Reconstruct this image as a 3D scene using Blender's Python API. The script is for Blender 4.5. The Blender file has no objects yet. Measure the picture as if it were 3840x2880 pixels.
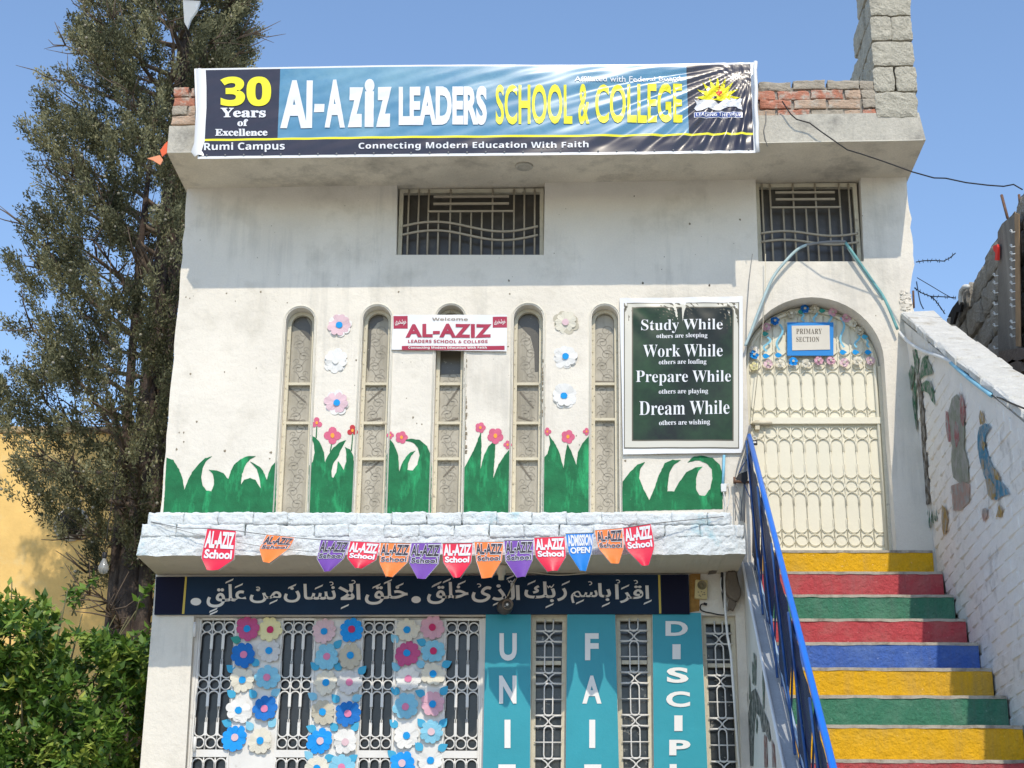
import bpy, bmesh, math, random
from math import sin, cos, pi, radians, sqrt, atan2, tan
from mathutils import Vector, Matrix, noise
random.seed(7)
SC = bpy.context.scene
COL = SC.collection

# ------------------------------------------------------------------ camera
F_PX = 6100.0                                  # focal length in pixels of the 3840 px wide photograph
PITCH, YAW, ROLL = radians(19.3), radians(1.9), radians(0.5)
CAM = Vector((0.0, -10.4, 1.6))
_rz = Matrix.Rotation(YAW, 3, 'Z')
_r0 = _rz @ Vector((1, 0, 0)); FWD = _rz @ Vector((0, cos(PITCH), sin(PITCH))); _u0 = _rz @ Vector((0, -sin(PITCH), cos(PITCH)))
RGT = cos(ROLL) * _r0 + sin(ROLL) * _u0
UPV = -sin(ROLL) * _r0 + cos(ROLL) * _u0
cam = bpy.data.cameras.new('camera'); cam.sensor_width = 36.0; cam.lens = 36.0 * F_PX / 3840.0
cam.clip_start = 0.1; cam.clip_end = 3000
co = bpy.data.objects.new('camera', cam); COL.objects.link(co)
m3 = Matrix((RGT, UPV, -FWD)).transposed()
co.matrix_world = Matrix.Translation(CAM) @ m3.to_4x4()
SC.camera = co
SC.render.resolution_x = 1024; SC.render.resolution_y = 768

# ------------------------------------------------------------------ sky, sun, exposure
SUN = Vector((0.19, -1.0, 1.11)).normalized()       # direction towards the sun
el = math.asin(SUN.z); az = atan2(SUN.x, SUN.y)
W = bpy.data.worlds.new('World'); SC.world = W; W.use_nodes = True
nt = W.node_tree; bg = nt.nodes['Background']
sky = nt.nodes.new('ShaderNodeTexSky'); sky.sky_type = 'NISHITA'; sky.sun_disc = False
sky.sun_elevation = el; sky.sun_rotation = az; sky.air_density = 1.1; sky.dust_density = 0.5; sky.ozone_density = 3.0; sky.altitude = 300
nt.links.new(sky.outputs[0], bg.inputs[0]); bg.inputs[1].default_value = 0.15
sl = bpy.data.lights.new('sun', 'SUN'); sl.energy = 2.15; sl.angle = radians(0.53); sl.color = (1.0, 0.90, 0.74)
so = bpy.data.objects.new('sun', sl); COL.objects.link(so); so.rotation_euler = SUN.to_track_quat('Z', 'Y').to_euler()
SC.view_settings.view_transform = 'Standard'; SC.view_settings.look = 'None'
SC.view_settings.exposure = 0.585; SC.view_settings.gamma = 1.0
SC.view_settings.use_curve_mapping = False
SC.render.engine = 'CYCLES'
SC.cycles.max_bounces = 8; SC.cycles.diffuse_bounces = 4; SC.cycles.transparent_max_bounces = 12

# ------------------------------------------------------------------ survey helpers: sight lines of the photograph met with real planes
K = 1.736
def ray(p):
    x, y = p[0] * K, p[1] * K
    return FWD * F_PX + RGT * (x - 1920) - UPV * (y - 1440)
def at(p, Y=0.0):
    d = ray(p); return CAM + d * ((Y - CAM.y) / d.y)
def atx(p, X):
    d = ray(p); return CAM + d * ((X - CAM.x) / d.x)
def pr(P):
    d = Vector(P) - CAM; z = d.dot(FWD)
    return ((1920 + F_PX * d.dot(RGT) / z) / K, (1440 - F_PX * d.dot(UPV) / z) / K)
def crop(ox, oy, s): return lambda x, y: (ox + s * x, oy + s * y)
cA = crop(288, 604.8, .3298); cB = crop(921.7, 604.8, .3298)
cC = crop(288, 1094.5, .3403); cD = crop(921.7, 1094.5, .3403); cE = crop(1555.3, 1094.5, .3403)
cF = crop(1555.3, 489.6, .4513); cG = crop(345.6, 92.2, .3125); cH = crop(979.3, 92.2, .3125)
cI = crop(1555.3, 0, .3125); cL = crop(1584.1, 633.6, .2083); cM = crop(806.5, 374.4, .5469)
cN = crop(1958.5, 391.7, .2848); cP = crop(1526.5, 864.0, .2776); cQ = crop(1584.1, 1267.3, .2361)
cR = crop(1468.9, 1180.9, .1389); cS = crop(1008.1, 1180.9, .1389); cT = crop(403.2, 1440.1, .3125)
def jit(a): return random.uniform(-a, a)

# ------------------------------------------------------------------ materials
MATS = {}
def mat(name, col, rough=.8, var=.0, vs=6., bump=0., bs=40., spec=.3, stain=None, stain_s=2., stain_lo=.55, stain_hi=.75,
        metal=0., trans=0., fleck=None, fleck_s=30., fleck_t=.62, fine=0., vertical=0., coat=0., streak=None, streak_lo=.55, streak_hi=.85):
    if name in MATS: return MATS[name]
    m = bpy.data.materials.new(name); m.use_nodes = True; MATS[name] = m
    n = m.node_tree; N = n.nodes; L = n.links; b = N['Principled BSDF']
    b.inputs['Roughness'].default_value = rough; b.inputs['Metallic'].default_value = metal
    b.inputs['Specular IOR Level'].default_value = spec
    if coat: b.inputs['Coat Weight'].default_value = coat; b.inputs['Coat Roughness'].default_value = .15
    geo = N.new('ShaderNodeNewGeometry')
    mp = N.new('ShaderNodeMapping'); L.new(geo.outputs['Position'], mp.inputs[0])
    def noi(s, det=5, r=.6, vec=None, sc=None):
        t = N.new('ShaderNodeTexNoise'); t.inputs['Scale'].default_value = s; t.inputs['Detail'].default_value = det; t.inputs['Roughness'].default_value = r
        if sc:
            q = N.new('ShaderNodeMapping'); q.inputs['Scale'].default_value = sc; L.new(geo.outputs['Position'], q.inputs[0]); L.new(q.outputs[0], t.inputs[0])
        else: L.new(mp.outputs[0], t.inputs[0])
        return t
    cur = None
    rgb = N.new('ShaderNodeRGB'); rgb.outputs[0].default_value = (*col, 1); cur = rgb.outputs[0]
    if var:
        t = noi(vs); r = N.new('ShaderNodeMapRange'); r.inputs[1].default_value = .3; r.inputs[2].default_value = .7
        r.inputs[3].default_value = 1 - var; r.inputs[4].default_value = 1 + var * .6; L.new(t.outputs[0], r.inputs[0])
        mx = N.new('ShaderNodeVectorMath'); mx.operation = 'SCALE'; L.new(cur, mx.inputs[0]); L.new(r.outputs[0], mx.inputs['Scale']); cur = mx.outputs[0]
    if fine:
        t = noi(90., 3); r = N.new('ShaderNodeMapRange'); r.inputs[1].default_value = .3; r.inputs[2].default_value = .7
        r.inputs[3].default_value = 1 - fine; r.inputs[4].default_value = 1 + fine; L.new(t.outputs[0], r.inputs[0])
        mx = N.new('ShaderNodeVectorMath'); mx.operation = 'SCALE'; L.new(cur, mx.inputs[0]); L.new(r.outputs[0], mx.inputs['Scale']); cur = mx.outputs[0]
    if stain:
        t = noi(stain_s, 7, .68, sc=(1, 1, vertical) if vertical else None)
        r = N.new('ShaderNodeMapRange'); r.inputs[1].default_value = stain_lo; r.inputs[2].default_value = stain_hi; L.new(t.outputs[0], r.inputs[0])
        mx = N.new('ShaderNodeMix'); mx.data_type = 'RGBA'; L.new(r.outputs[0], mx.inputs[0]); L.new(cur, mx.inputs[6]); mx.inputs[7].default_value = (*stain, 1); cur = mx.outputs[2]
    if streak:
        t = noi(7., 6, .7, sc=(1.6, 1, .13)); t2 = noi(1.1, 3, .5)
        ad = N.new('ShaderNodeMath'); ad.operation = 'ADD'; L.new(t.outputs[0], ad.inputs[0]); L.new(t2.outputs[0], ad.inputs[1])
        hf = N.new('ShaderNodeMath'); hf.operation = 'MULTIPLY'; hf.inputs[1].default_value = .5; L.new(ad.outputs[0], hf.inputs[0])
        r = N.new('ShaderNodeMapRange'); r.inputs[1].default_value = streak_lo; r.inputs[2].default_value = streak_hi; L.new(hf.outputs[0], r.inputs[0])
        mx = N.new('ShaderNodeMix'); mx.data_type = 'RGBA'; L.new(r.outputs[0], mx.inputs[0]); L.new(cur, mx.inputs[6]); mx.inputs[7].default_value = (*streak, 1); cur = mx.outputs[2]
    if fleck:
        t = noi(fleck_s, 4, .7); r = N.new('ShaderNodeMapRange'); r.inputs[1].default_value = fleck_t; r.inputs[2].default_value = fleck_t + .05; L.new(t.outputs[0], r.inputs[0])
        mx = N.new('ShaderNodeMix'); mx.data_type = 'RGBA'; L.new(r.outputs[0], mx.inputs[0]); L.new(cur, mx.inputs[6]); mx.inputs[7].default_value = (*fleck, 1); cur = mx.outputs[2]
    L.new(cur, b.inputs['Base Color'])
    if bump:
        t = noi(bs, 6, .65); u = N.new('ShaderNodeBump'); u.inputs['Strength'].default_value = bump; u.inputs['Distance'].default_value = .01
        L.new(t.outputs[0], u.inputs['Height']); L.new(u.outputs[0], b.inputs['Normal'])
    return m

def s2l(r, g, b, k=1.0):
    f = lambda c: ((c / 255 + .055) / 1.055) ** 2.4 if c > 10 else c / 255 / 12.92
    return (f(r) * k, f(g) * k, f(b) * k)

M_wall = mat('white_wall_plaster', (.76, .71, .62), .85, var=.09, vs=1.6, bump=.8, bs=16, streak=(.50, .475, .42), streak_lo=.52, streak_hi=.74, stain=(.52, .48, .40), stain_s=2.2, stain_lo=.52, stain_hi=.80, fine=.03, fleck=(.22, .20, .17), fleck_s=9., fleck_t=.735)
M_lower = mat('cream_pillar_paint', (.72, .68, .58), .7, streak=(.5, .46, .38), streak_lo=.52, streak_hi=.8, var=.05, vs=3, bump=.25, bs=30)
M_conc = mat('stained_canopy_concrete', (.68, .62, .51), .9, var=.14, vs=3, bump=.5, bs=30, stain=(.22, .20, .17), stain_s=2.6, stain_lo=.52, stain_hi=.80, fine=.08)
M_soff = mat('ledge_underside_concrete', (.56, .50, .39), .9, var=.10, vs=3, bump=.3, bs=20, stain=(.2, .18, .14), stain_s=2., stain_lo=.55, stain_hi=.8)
M_fascia = mat('weathered_fascia_concrete', (.50, .47, .40), .9, var=.14, vs=6, bump=.7, bs=40, stain=(.20, .19, .17), stain_s=4., stain_lo=.52, stain_hi=.72, fine=.1)
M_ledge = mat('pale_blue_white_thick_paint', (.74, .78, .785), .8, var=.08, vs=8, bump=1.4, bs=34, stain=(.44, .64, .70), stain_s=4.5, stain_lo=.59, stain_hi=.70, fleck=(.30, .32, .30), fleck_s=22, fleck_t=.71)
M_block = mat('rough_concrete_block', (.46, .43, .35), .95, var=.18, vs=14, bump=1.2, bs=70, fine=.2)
M_block2 = mat('dark_dusty_block', (.34, .315, .275), .95, var=.18, vs=10, bump=1.2, bs=60, fine=.2)  # even grey-brown base colour of the neighbour's blocks
M_mort = mat('grey_mortar', (.36, .33, .29), .95, var=.2, vs=20, bump=1, bs=60)
M_bricks = [mat('red_brick', (.48, .20, .13), .9, var=.2, vs=18, bump=1, bs=60, stain=(.46, .40, .33), stain_s=14, stain_lo=.48, stain_hi=.62),
            mat('dusty_orange_brick', (.50, .36, .26), .9, var=.2, vs=18, bump=1, bs=60, stain=(.45, .42, .36), stain_s=12, stain_lo=.5, stain_hi=.65),
            mat('grey_weathered_brick', (.40, .35, .28), .95, var=.2, vs=18, bump=1, bs=60, stain=(.2, .18, .15), stain_s=12, stain_lo=.55, stain_hi=.75)]
M_yellow = mat('yellow_building_paint', (.86, .57, .20), .85, var=.12, vs=3, bump=.4, bs=20, stain=(.80, .60, .28), stain_s=4, stain_lo=.55, stain_hi=.75)
M_dark = mat('dark_interior', (.015, .015, .016), .9)
M_glassd = mat('dark_window_glass', (.022, .024, .025), .22, spec=.5, fleck=(.30, .29, .26), fleck_s=26, fleck_t=.62, stain=(.07, .07, .065), stain_s=6, stain_lo=.45, stain_hi=.7)
M_glassu = mat('brown_upper_window_glass', (.05, .044, .036), .3, spec=.5, stain=(.10, .09, .075), stain_s=8, stain_lo=.5, stain_hi=.8)
M_shutg = mat('door_dark_glass', (.022, .023, .025), .25, spec=.5, stain=(.05, .05, .052), stain_s=5, stain_lo=.5, stain_hi=.8)
M_film = mat('frosted_film_glass', (.45, .415, .34), .4, spec=.4, var=.16, vs=7, streak=(.26, .235, .18), streak_lo=.45, streak_hi=.62, stain=(.34, .31, .24), stain_s=5, stain_lo=.5, stain_hi=.7)
M_scroll = mat('film_scroll_print', (.28, .255, .21), .5)
M_cream = mat('cream_gate_paint', (.76, .72, .58), .5, var=.04, vs=4, bump=.15, bs=18, spec=.4, fine=.02)
M_creamd = mat('cream_window_frame', (.62, .57, .44), .6, var=.12, vs=20, stain=(.35, .31, .24), stain_s=20, stain_lo=.58, stain_hi=.7)
M_grill = mat('beige_grille_paint', (.40, .35, .27), .6, var=.1, vs=20)
M_white = mat('white_door_paint', (.74, .72, .68), .5, var=.06, vs=8, stain=(.45, .42, .37), stain_s=12, stain_lo=.62, stain_hi=.75, spec=.4)
M_pvcw = mat('white_pipe', (.75, .76, .75), .5)
M_pvcb = mat('pale_blue_pipe', (.42, .54, .55), .5, var=.15, vs=12)
M_pvcg = mat('teal_conduit', (.18, .42, .42), .5, var=.3, vs=10)
M_pvcbl = mat('light_blue_pipe', (.25, .55, .72), .5, var=.1, vs=10)
M_wire = mat('grey_wire', (.22, .22, .22), .6)
M_black = mat('black_wire', (.02, .02, .022), .5)
M_rust = mat('rusty_steel', (.16, .09, .06), .85, var=.3, vs=30)
M_rail = mat('bright_blue_rail_paint', (.01, .17, .72), .35, spec=.5, var=.05, vs=30)
M_raild = mat('blue_bar_paint', (.02, .07, .24), .4, spec=.5, var=.2, vs=12)
M_tarp = mat('navy_tarpaulin', (.006, .014, .075), .5, spec=.3, bump=1.2, bs=30, fleck=(.05, .09, .24), fleck_s=60, fleck_t=.66)
M_sidew = mat('grey_white_side_wall', (.68, .66, .61), .85, var=.08, vs=5, bump=.4, bs=25, stain=(.42, .39, .33), stain_s=4, stain_lo=.55, stain_hi=.75, vertical=.25)
M_slope = mat('grey_cement_slope', (.34, .36, .38), .9, var=.1, vs=10, fine=.1)
M_stw = mat('painted_brick_white', (.82, .79, .74), .85, var=.06, vs=7, bump=1.0, bs=22, stain=(.42, .40, .37), stain_s=5, stain_lo=.56, stain_hi=.78, fleck=(.16, .15, .13), fleck_s=14, fleck_t=.72)
M_cop = mat('white_coping_paint', (.66, .66, .63), .85, var=.12, vs=14, bump=1.6, bs=24, stain=(.40, .36, .28), stain_s=6, stain_lo=.55, stain_hi=.72, fine=.08)
M_tread = mat('cream_tread_plaster', (.44, .40, .33), .9, stain=(.22, .19, .15), stain_s=9, stain_lo=.5, stain_hi=.66, var=.2, vs=14, bump=.8, bs=40)
def stepm(n, c, st): return mat(n, c, .75, var=.10, vs=9, bump=1.6, bs=36, stain=st, stain_s=5., stain_lo=.48, stain_hi=.72, fine=.10, streak=tuple(.5 * q + .08 for q in c), streak_lo=.50, streak_hi=.70, fleck=tuple(min(1, q + .25) for q in c), fleck_s=40, fleck_t=.66)
M_sy = stepm('yellow_step_paint', (.78, .43, .01), (.66, .40, .05)); M_sr = stepm('red_step_paint', (.50, .07, .08), (.46, .14, .13))
M_sg = stepm('green_step_paint', (.05, .20, .12), (.11, .26, .17)); M_sb = stepm('blue_step_paint', (.06, .14, .46), (.12, .20, .44))
M_ground = mat('dusty_ground', (.42, .38, .31), .95, var=.15, vs=2, bump=.5, bs=10)
M_grass = mat('painted_grass_green', (.010, .150, .055), .7, var=.3, vs=9, bump=.5, bs=20, stain=(.022, .33, .12), stain_s=9, stain_lo=.52, stain_hi=.66, vertical=.3, fleck=(.25, .42, .30), fleck_s=38, fleck_t=.70)
M_pink = mat('painted_pink', (.62, .13, .22), .7, var=.15, vs=30); M_pred = mat('painted_red', (.48, .04, .05), .7)
M_por = mat('painted_orange', (.85, .35, .05), .7)
M_navy = mat('navy_sign_paint', (.007, .026, .060), .6, spec=.2, var=.15, vs=4)
M_navy2 = mat('dark_navy_sign_end', (.008, .009, .026), .7, spec=.15)
M_lett = mat('sign_white_paint', (.74, .72, .69), .6)
M_gold = mat('gold_stripe', (.55, .42, .08), .5)
M_teal = mat('teal_flex_banner', (.028, .31, .385), .45, spec=.4, var=.08, vs=3, bump=.35, bs=6, fleck=(.35, .55, .6), fleck_s=20, fleck_t=.76)
M_wl = mat('white_lettering', (.80, .79, .76), .55)
M_bnavy = mat('banner_dark_print', (.028, .027, .045), .27, spec=.5, var=.1, vs=30)
M_bwhite = mat('banner_white_vinyl', (.78, .78, .78), .27, spec=.5)
M_byel = mat('banner_yellow_print', (.86, .80, .02), .27, spec=.5)
M_bwl = mat('banner_white_print', (.76, .77, .80), .27, spec=.5)
M_bred = mat('banner_red_print', (.62, .05, .03), .4); M_bbox = mat('banner_blue_box_print', (.03, .07, .30), .4)
M_bblue = mat('banner_blue_print', (.085, .25, .40), .27, spec=.6, var=.12, vs=1.2, stain=(.18, .36, .47), stain_s=1.3, stain_lo=.45, stain_hi=.65)
M_maroon = mat('maroon_print', (.38, .03, .07), .45); M_grl = mat('grey_print', (.28, .24, .20), .5)
M_poster = mat('poster_dark_green_print', (.007, .015, .016), .45, spec=.25, stain=(.022, .065, .03), stain_s=1.6, stain_lo=.42, stain_hi=.62)
M_pframe = mat('poster_silver_frame_print', (.62, .60, .52), .4, spec=.5); M_pframed = mat('poster_frame_dark_edge', (.12, .11, .08), .4)
M_paper = mat('sign_paper', (.66, .62, .54), .8, var=.05, vs=8); M_bpaper = mat('blue_paper', (.03, .24, .62), .7)
M_ink = mat('brown_ink', (.16, .14, .11), .8)
FL = {'magenta': (.52, .09, .24), 'yellow': (.78, .72, .40), 'blue': (.012, .16, .52), 'bright blue': (.012, .30, .80), 'white': (.76, .75, .72), 'cream': (.70, .66, .55),
      'light blue': (.22, .52, .68), 'pale pink': (.70, .50, .54), 'pink': (.66, .38, .46), 'beige': (.52, .48, .38), 'crimson': (.55, .03, .13), 'rose': (.70, .22, .38), 'sky': (.01, .30, .70), 'leafblue': (.06, .38, .60), 'leafgreen': (.04, .30, .26), 'pale grey': (.60, .60, .60)}
def fm(c): return mat('paper_' + c.replace(' ', '_'), FL[c], .75, var=.05, vs=20, bump=.25, bs=12)

# ------------------------------------------------------------------ object helpers
def tag(o, label=None, cat=None, group=None, kind=None):
    if label: o['label'] = label
    if cat: o['category'] = cat
    if group: o['group'] = group
    if kind: o['kind'] = kind
    return o
def thing(name, label, cat, loc=(0, 0, 0), group=None):
    o = bpy.data.objects.new(name, None); COL.objects.link(o); o.location = loc; o.empty_display_size = .1
    return tag(o, label, cat, group)
def link(name, me, parent=None, mats=None, loc=None):
    if mats:
        for m in (mats if isinstance(mats, (list, tuple)) else [mats]):
            if m.name not in me.materials: me.materials.append(m)
    o = bpy.data.objects.new(name, me); COL.objects.link(o)
    if parent:
        o.parent = parent
        base = Vector((0, 0, 0)); q = parent
        while q: base += q.location; q = q.parent
        o.location = (Vector(loc) if loc is not None else Vector((0, 0, 0))) - base
    elif loc is not None: o.location = loc
    return o
class MB:
    def __init__(s): s.v = []; s.f = []; s.m = []; s.mi = 0; s.smooth = []
    def add(s, vs, fs, sm=False):
        n = len(s.v); s.v += [tuple(p) for p in vs]
        for f in fs: s.f.append([i + n for i in f]); s.m.append(s.mi); s.smooth.append(sm)
        return s
    def box(s, a, b, j=0.):
        x0, y0, z0 = a; x1, y1, z1 = b
        vs = [(x, y, z) for z in (z0, z1) for y in (y0, y1) for x in (x0, x1)]
        if j: vs = [(p[0] + jit(j), p[1] + jit(j), p[2] + jit(j)) for p in vs]
        return s.add(vs, [(0, 2, 3, 1), (4, 5, 7, 6), (0, 1, 5, 4), (2, 6, 7, 3), (0, 4, 6, 2), (1, 3, 7, 5)])
    def hexa(s, c8):  # 4 bottom ccw then 4 top ccw
        return s.add(c8, [(3, 2, 1, 0), (4, 5, 6, 7), (0, 1, 5, 4), (1, 2, 6, 5), (2, 3, 7, 6), (3, 0, 4, 7)])
    def tube(s, pts, r, n=6, closed=False, r2=None):
        P = [Vector(p) for p in pts]; L = len(P); rings = []
        up = None
        for i, p in enumerate(P):
            if closed: t = P[(i + 1) % L] - P[i - 1]
            else: t = P[min(i + 1, L - 1)] - P[max(i - 1, 0)]
            if t.length < 1e-9: t = Vector((0, 0, 1))
            t.normalize()
            if up is None:
                up = Vector((0, 1, 0)) if abs(t.y) < .8 else Vector((1, 0, 0))
            u = up - t * up.dot(t)
            if u.length < 1e-6: u = t.orthogonal()
            u.normalize(); up = u; w = t.cross(u)
            rr = r if r2 is None else r + (r2 - r) * i / max(1, L - 1)
            rings.append([p + (u * cos(2 * pi * k / n) + w * sin(2 * pi * k / n)) * rr for k in range(n)])
        vs = [q for rg in rings for q in rg]; fs = []
        for i in range(L if closed else L - 1):
            j = (i + 1) % L
            for k in range(n): fs.append((i * n + k, i * n + (k + 1) % n, j * n + (k + 1) % n, j * n + k))
        if not closed: fs += [tuple(range(n))[::-1], tuple((L - 1) * n + k for k in range(n))]
        return s.add(vs, fs, True)
    def lathe(s, c, prof, n=20, axis='Z'):
        vs = []; fs = []
        for r, h in prof:
            for k in range(n):
                a = 2 * pi * k / n
                d = (r * cos(a), r * sin(a), h) if axis == 'Z' else (r * cos(a), -h, r * sin(a))
                vs.append((c[0] + d[0], c[1] + d[1], c[2] + d[2]))
        for i in range(len(prof) - 1):
            for k in range(n): fs.append((i * n + k, i * n + (k + 1) % n, (i + 1) * n + (k + 1) % n, (i + 1) * n + k))
        fs.append(tuple(range(n))); fs.append(tuple((len(prof) - 1) * n + k for k in range(n)))
        return s.add(vs, fs, True)
    def sheet(s, pts, d):  # flat polygon given a thickness vector d
        n = len(pts); d = Vector(d)
        vs = [Vector(p) for p in pts] + [Vector(p) + d for p in pts]
        return s.add(vs, [tuple(range(n)), tuple(range(2 * n - 1, n - 1, -1))] + [(i, (i + 1) % n, n + (i + 1) % n, n + i) for i in range(n)])
    def mesh(s, name):
        me = bpy.data.meshes.new(name); me.from_pydata(s.v, [], s.f)
        if any(s.m): me.polygons.foreach_set('material_index', s.m)
        if any(s.smooth): me.polygons.foreach_set('use_smooth', s.smooth)
        me.update(); return me
    def fix(s, me):
        bm = bmesh.new(); bm.from_mesh(me); bmesh.ops.recalc_face_normals(bm, faces=bm.faces); bm.to_mesh(me); bm.free(); return me
    def build(s, name, mats, parent=None, loc=None, bevel=0.):
        me = s.fix(s.mesh(name))
        if bevel:
            bm = bmesh.new(); bm.from_mesh(me); bmesh.ops.bevel(bm, geom=bm.edges[:], offset=bevel, segments=1, affect='EDGES'); bm.to_mesh(me); bm.free()
        return link(name, me, parent, mats, loc)

TS = bpy.data.scenes.new('workbench')
def curve_mesh(c):
    o = bpy.data.objects.new('w', c); TS.collection.objects.link(o)
    vl = TS.view_layers[0]; vl.update(); dg = vl.depsgraph
    me = bpy.data.meshes.new_from_object(o.evaluated_get(dg), depsgraph=dg)
    TS.collection.objects.unlink(o); bpy.data.objects.remove(o); bpy.data.curves.remove(c)
    me.materials.clear()
    return me
def plate(loops, y0, y1):
    """slab with holes: loops of (x, z), between the planes y0 (front) and y1"""
    c = bpy.data.curves.new('p', 'CURVE'); c.dimensions = '2D'; c.fill_mode = 'BOTH'; c.extrude = abs(y1 - y0) / 2
    for lp in loops:
        s = c.splines.new('POLY'); s.points.add(len(lp) - 1)
        for i, (x, z) in enumerate(lp): s.points[i].co = (x, z, 0, 1)
        s.use_cyclic_u = True
    me = curve_mesh(c); ym = (y0 + y1) / 2
    for v in me.vertices: v.co = (v.co.x, ym - v.co.z, v.co.y)
    return me
def style(s, st):
    if st in ('serif', 'sansb'):
        A, a, d = ((0x1D400, 0x1D41A, 0x1D7CE) if st == 'serif' else (0x1D5D4, 0x1D5EE, 0x1D7EC))
        s = ''.join(chr(A + ord(c) - 65) if 'A' <= c <= 'Z' else chr(a + ord(c) - 97) if 'a' <= c <= 'z' else chr(d + ord(c) - 48) if '0' <= c <= '9' else c for c in s)
    return s
def text_verts(s, st='sansb', off=0., spacing=1., res=4):
    c = bpy.data.curves.new('t', 'FONT'); c.body = style(s.replace('I', 'l') if st == 'sansb' else s, st); c.size = 1; c.offset = off; c.space_character = spacing; c.resolution_u = res
    me = curve_mesh(c)
    if st == 'sansb' and s.upper() == s and 'I' in s and len(s) > 1:
        for v in me.vertices: v.co.y = min(v.co.y, .714 + off)
    xs = [v.co.x for v in me.vertices]; ys = [v.co.y for v in me.vertices]
    x0, x1, y0, y1 = min(xs), max(xs), min(ys), max(ys)
    vs = [((v.co.x - x0) / (x1 - x0), (v.co.y - y0) / (y1 - y0)) for v in me.vertices]
    return me, vs
def lettering(parent, s, quad, m, st='sansb', off=0., spacing=1., name='lettering', shear=0., fn=None, cut=0, pad=0.):
    """quad: TL, TR, BR, BL 3D points (or (u,v) pairs when fn maps them on a sheet)"""
    me, vs = text_verts(s, st, off, spacing)
    TL, TR, BR, BL = [Vector(q) for q in quad]
    if cut:
        for v, (a, b) in zip(me.vertices, vs): v.co = (a, b, 0)
        bm = bmesh.new(); bm.from_mesh(me); bmesh.ops.triangulate(bm, faces=bm.faces)
        W_ = (TR - TL).length
        for k in range(cut):
            es = [e for e in bm.edges if abs(e.verts[0].co.x - e.verts[1].co.x) > .05 or abs(e.verts[0].co.y - e.verts[1].co.y) > .22]
            if not es: break
            bmesh.ops.subdivide_edges(bm, edges=es, cuts=1); bmesh.ops.triangulate(bm, faces=[f for f in bm.faces if len(f.verts) > 3])
        bm.to_mesh(me); bm.free(); vs = [(v.co.x, v.co.y) for v in me.vertices]
    for v, (a, b) in zip(me.vertices, vs):
        a2 = a + shear * (b - .5)
        a2 = a2 * (1 + 2 * pad) - pad; b2 = b * (1 + 2 * pad) - pad
        P = (BL * (1 - a2) + BR * a2) * (1 - b2) + (TL * (1 - a2) + TR * a2) * b2
        v.co = fn(P) if fn else P
    me.update()
    return link(name, me, parent, m)
def rect(c, x0, y0, x1, y1, Y=0.): return [at(c(x0, y0), Y), at(c(x1, y0), Y), at(c(x1, y1), Y), at(c(x0, y1), Y)]
def lettering_front(o):
    me = o.data
    if sum(p.normal.y * p.area for p in me.polygons) > 0: me.flip_normals()
    return o

def rough_block(a, b, j=.004, be=.008):
    """one irregular block or brick as a mesh with its own slightly worn edges"""
    k = MB().box(a, b, j); me = k.fix(k.mesh('block'))
    bm = bmesh.new(); bm.from_mesh(me); bmesh.ops.bevel(bm, geom=bm.edges[:], offset=be, segments=1, affect='EDGES', clamp_overlap=True)
    for v in bm.verts: v.co += Vector((jit(j), jit(j), jit(j))) * .5
    bm.to_mesh(me); bm.free(); return me

# ------------------------------------------------------------------ ground
g = MB().add([(-400, -400, 0), (400, -400, 0), (400, 400, 0), (-400, 400, 0)], [(0, 1, 2, 3)]).build('ground', M_ground)
tag(g, kind='structure')

# ------------------------------------------------------------------ school building
school = thing('school_building', 'white two storey school with concrete canopy, arched stair gate and painted grass', 'building', (0, 0, 0))
XL, XR = -2.67, 2.42
def xz(p, Y=0.): v = at(p, Y); return (v.x, v.z)
def down(p, q, z):   # continue the line p-q (pixels on the facade) to height z
    a, b = at(p), at(q); t = (z - a.z) / (b.z - a.z); return (a.x + (b.x - a.x) * t, z)
def slit(lt, rt, apex, lb, rb, inset=0.):
    a, b = at((lt, 687)), at((rt, 687)); c = at(((lt + rt) / 2, apex)); l, r = at((lb, 1112)), at((rb, 1112))
    r0 = (b.x - a.x) / 2; cx = (a.x + b.x) / 2; cz = c.z - r0
    pts = []
    for k in range(13):
        t = pi * k / 12; pts.append((cx - (r0 - inset) * cos(t), cz + (r0 - inset) * sin(t)))
    zb = 4.27 + inset
    def e(top, bot): t = (zb - cz) / (bot.z - cz); return top + (bot.x - top) * t
    pts.append((e(b.x, r) - inset, zb)); pts.append((e(a.x, l) + inset, zb))
    return pts
SLITS = [(618, 679.5, 664, 594, 663), (784, 845, 660, 765, 830.5), (943, 1003.5, 658.5, 931, 996), (1109.7, 1173, 657.6, 1103.7, 1169), (1278, 1335.6, 659, 1277, 1339)]
WIN = [[(858, 396), (1176.7, 392), (1174.6, 550.5), (856, 550.5)], [(1632, 386), (1859, 384), (1866, 564.7), (1638, 564.7)]]
# arched gateway
ga = at((1611, 767)); gb = at((1909, 767)); gc = at((1763, 642)); gr = (gb.x - ga.x) / 2; gcx = (ga.x + gb.x) / 2; gcz = gc.z - gr * .98
GX0, GX1 = ga.x, gb.x; GZ0 = 4.09; GXB = at((1936.5, 1184)).x
gate_loop = [(gcx - gr * cos(pi * k / 24), gcz + gr * .98 * sin(pi * k / 24)) for k in range(25)] + [(GXB, GZ0), (GX0, GZ0)]
door_loop = [xz((419, 1329)), xz((1049, 1328)), down((1049, 1328), (1043, 1659), .02), down((419, 1329), (400, 1659), .02)]
slots = []
for (a, b, ya), (c, d) in [((1148, 1224.6, 1324), (1146, 1221)), ((1329.4, 1408.4, 1322.5), (1337.6, 1411.7)), ((1515.5, 1588.7, 1329), (1529, 1602))]:
    slots.append([xz((a, ya)), xz((b, ya)), down((b, ya), (d, 1659), 1.0), down((a, ya), (c, 1659), 1.0)])
outer = [(XL, 0), (XL, 3.9), (XL, 3.93)]
z = 4.0
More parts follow.
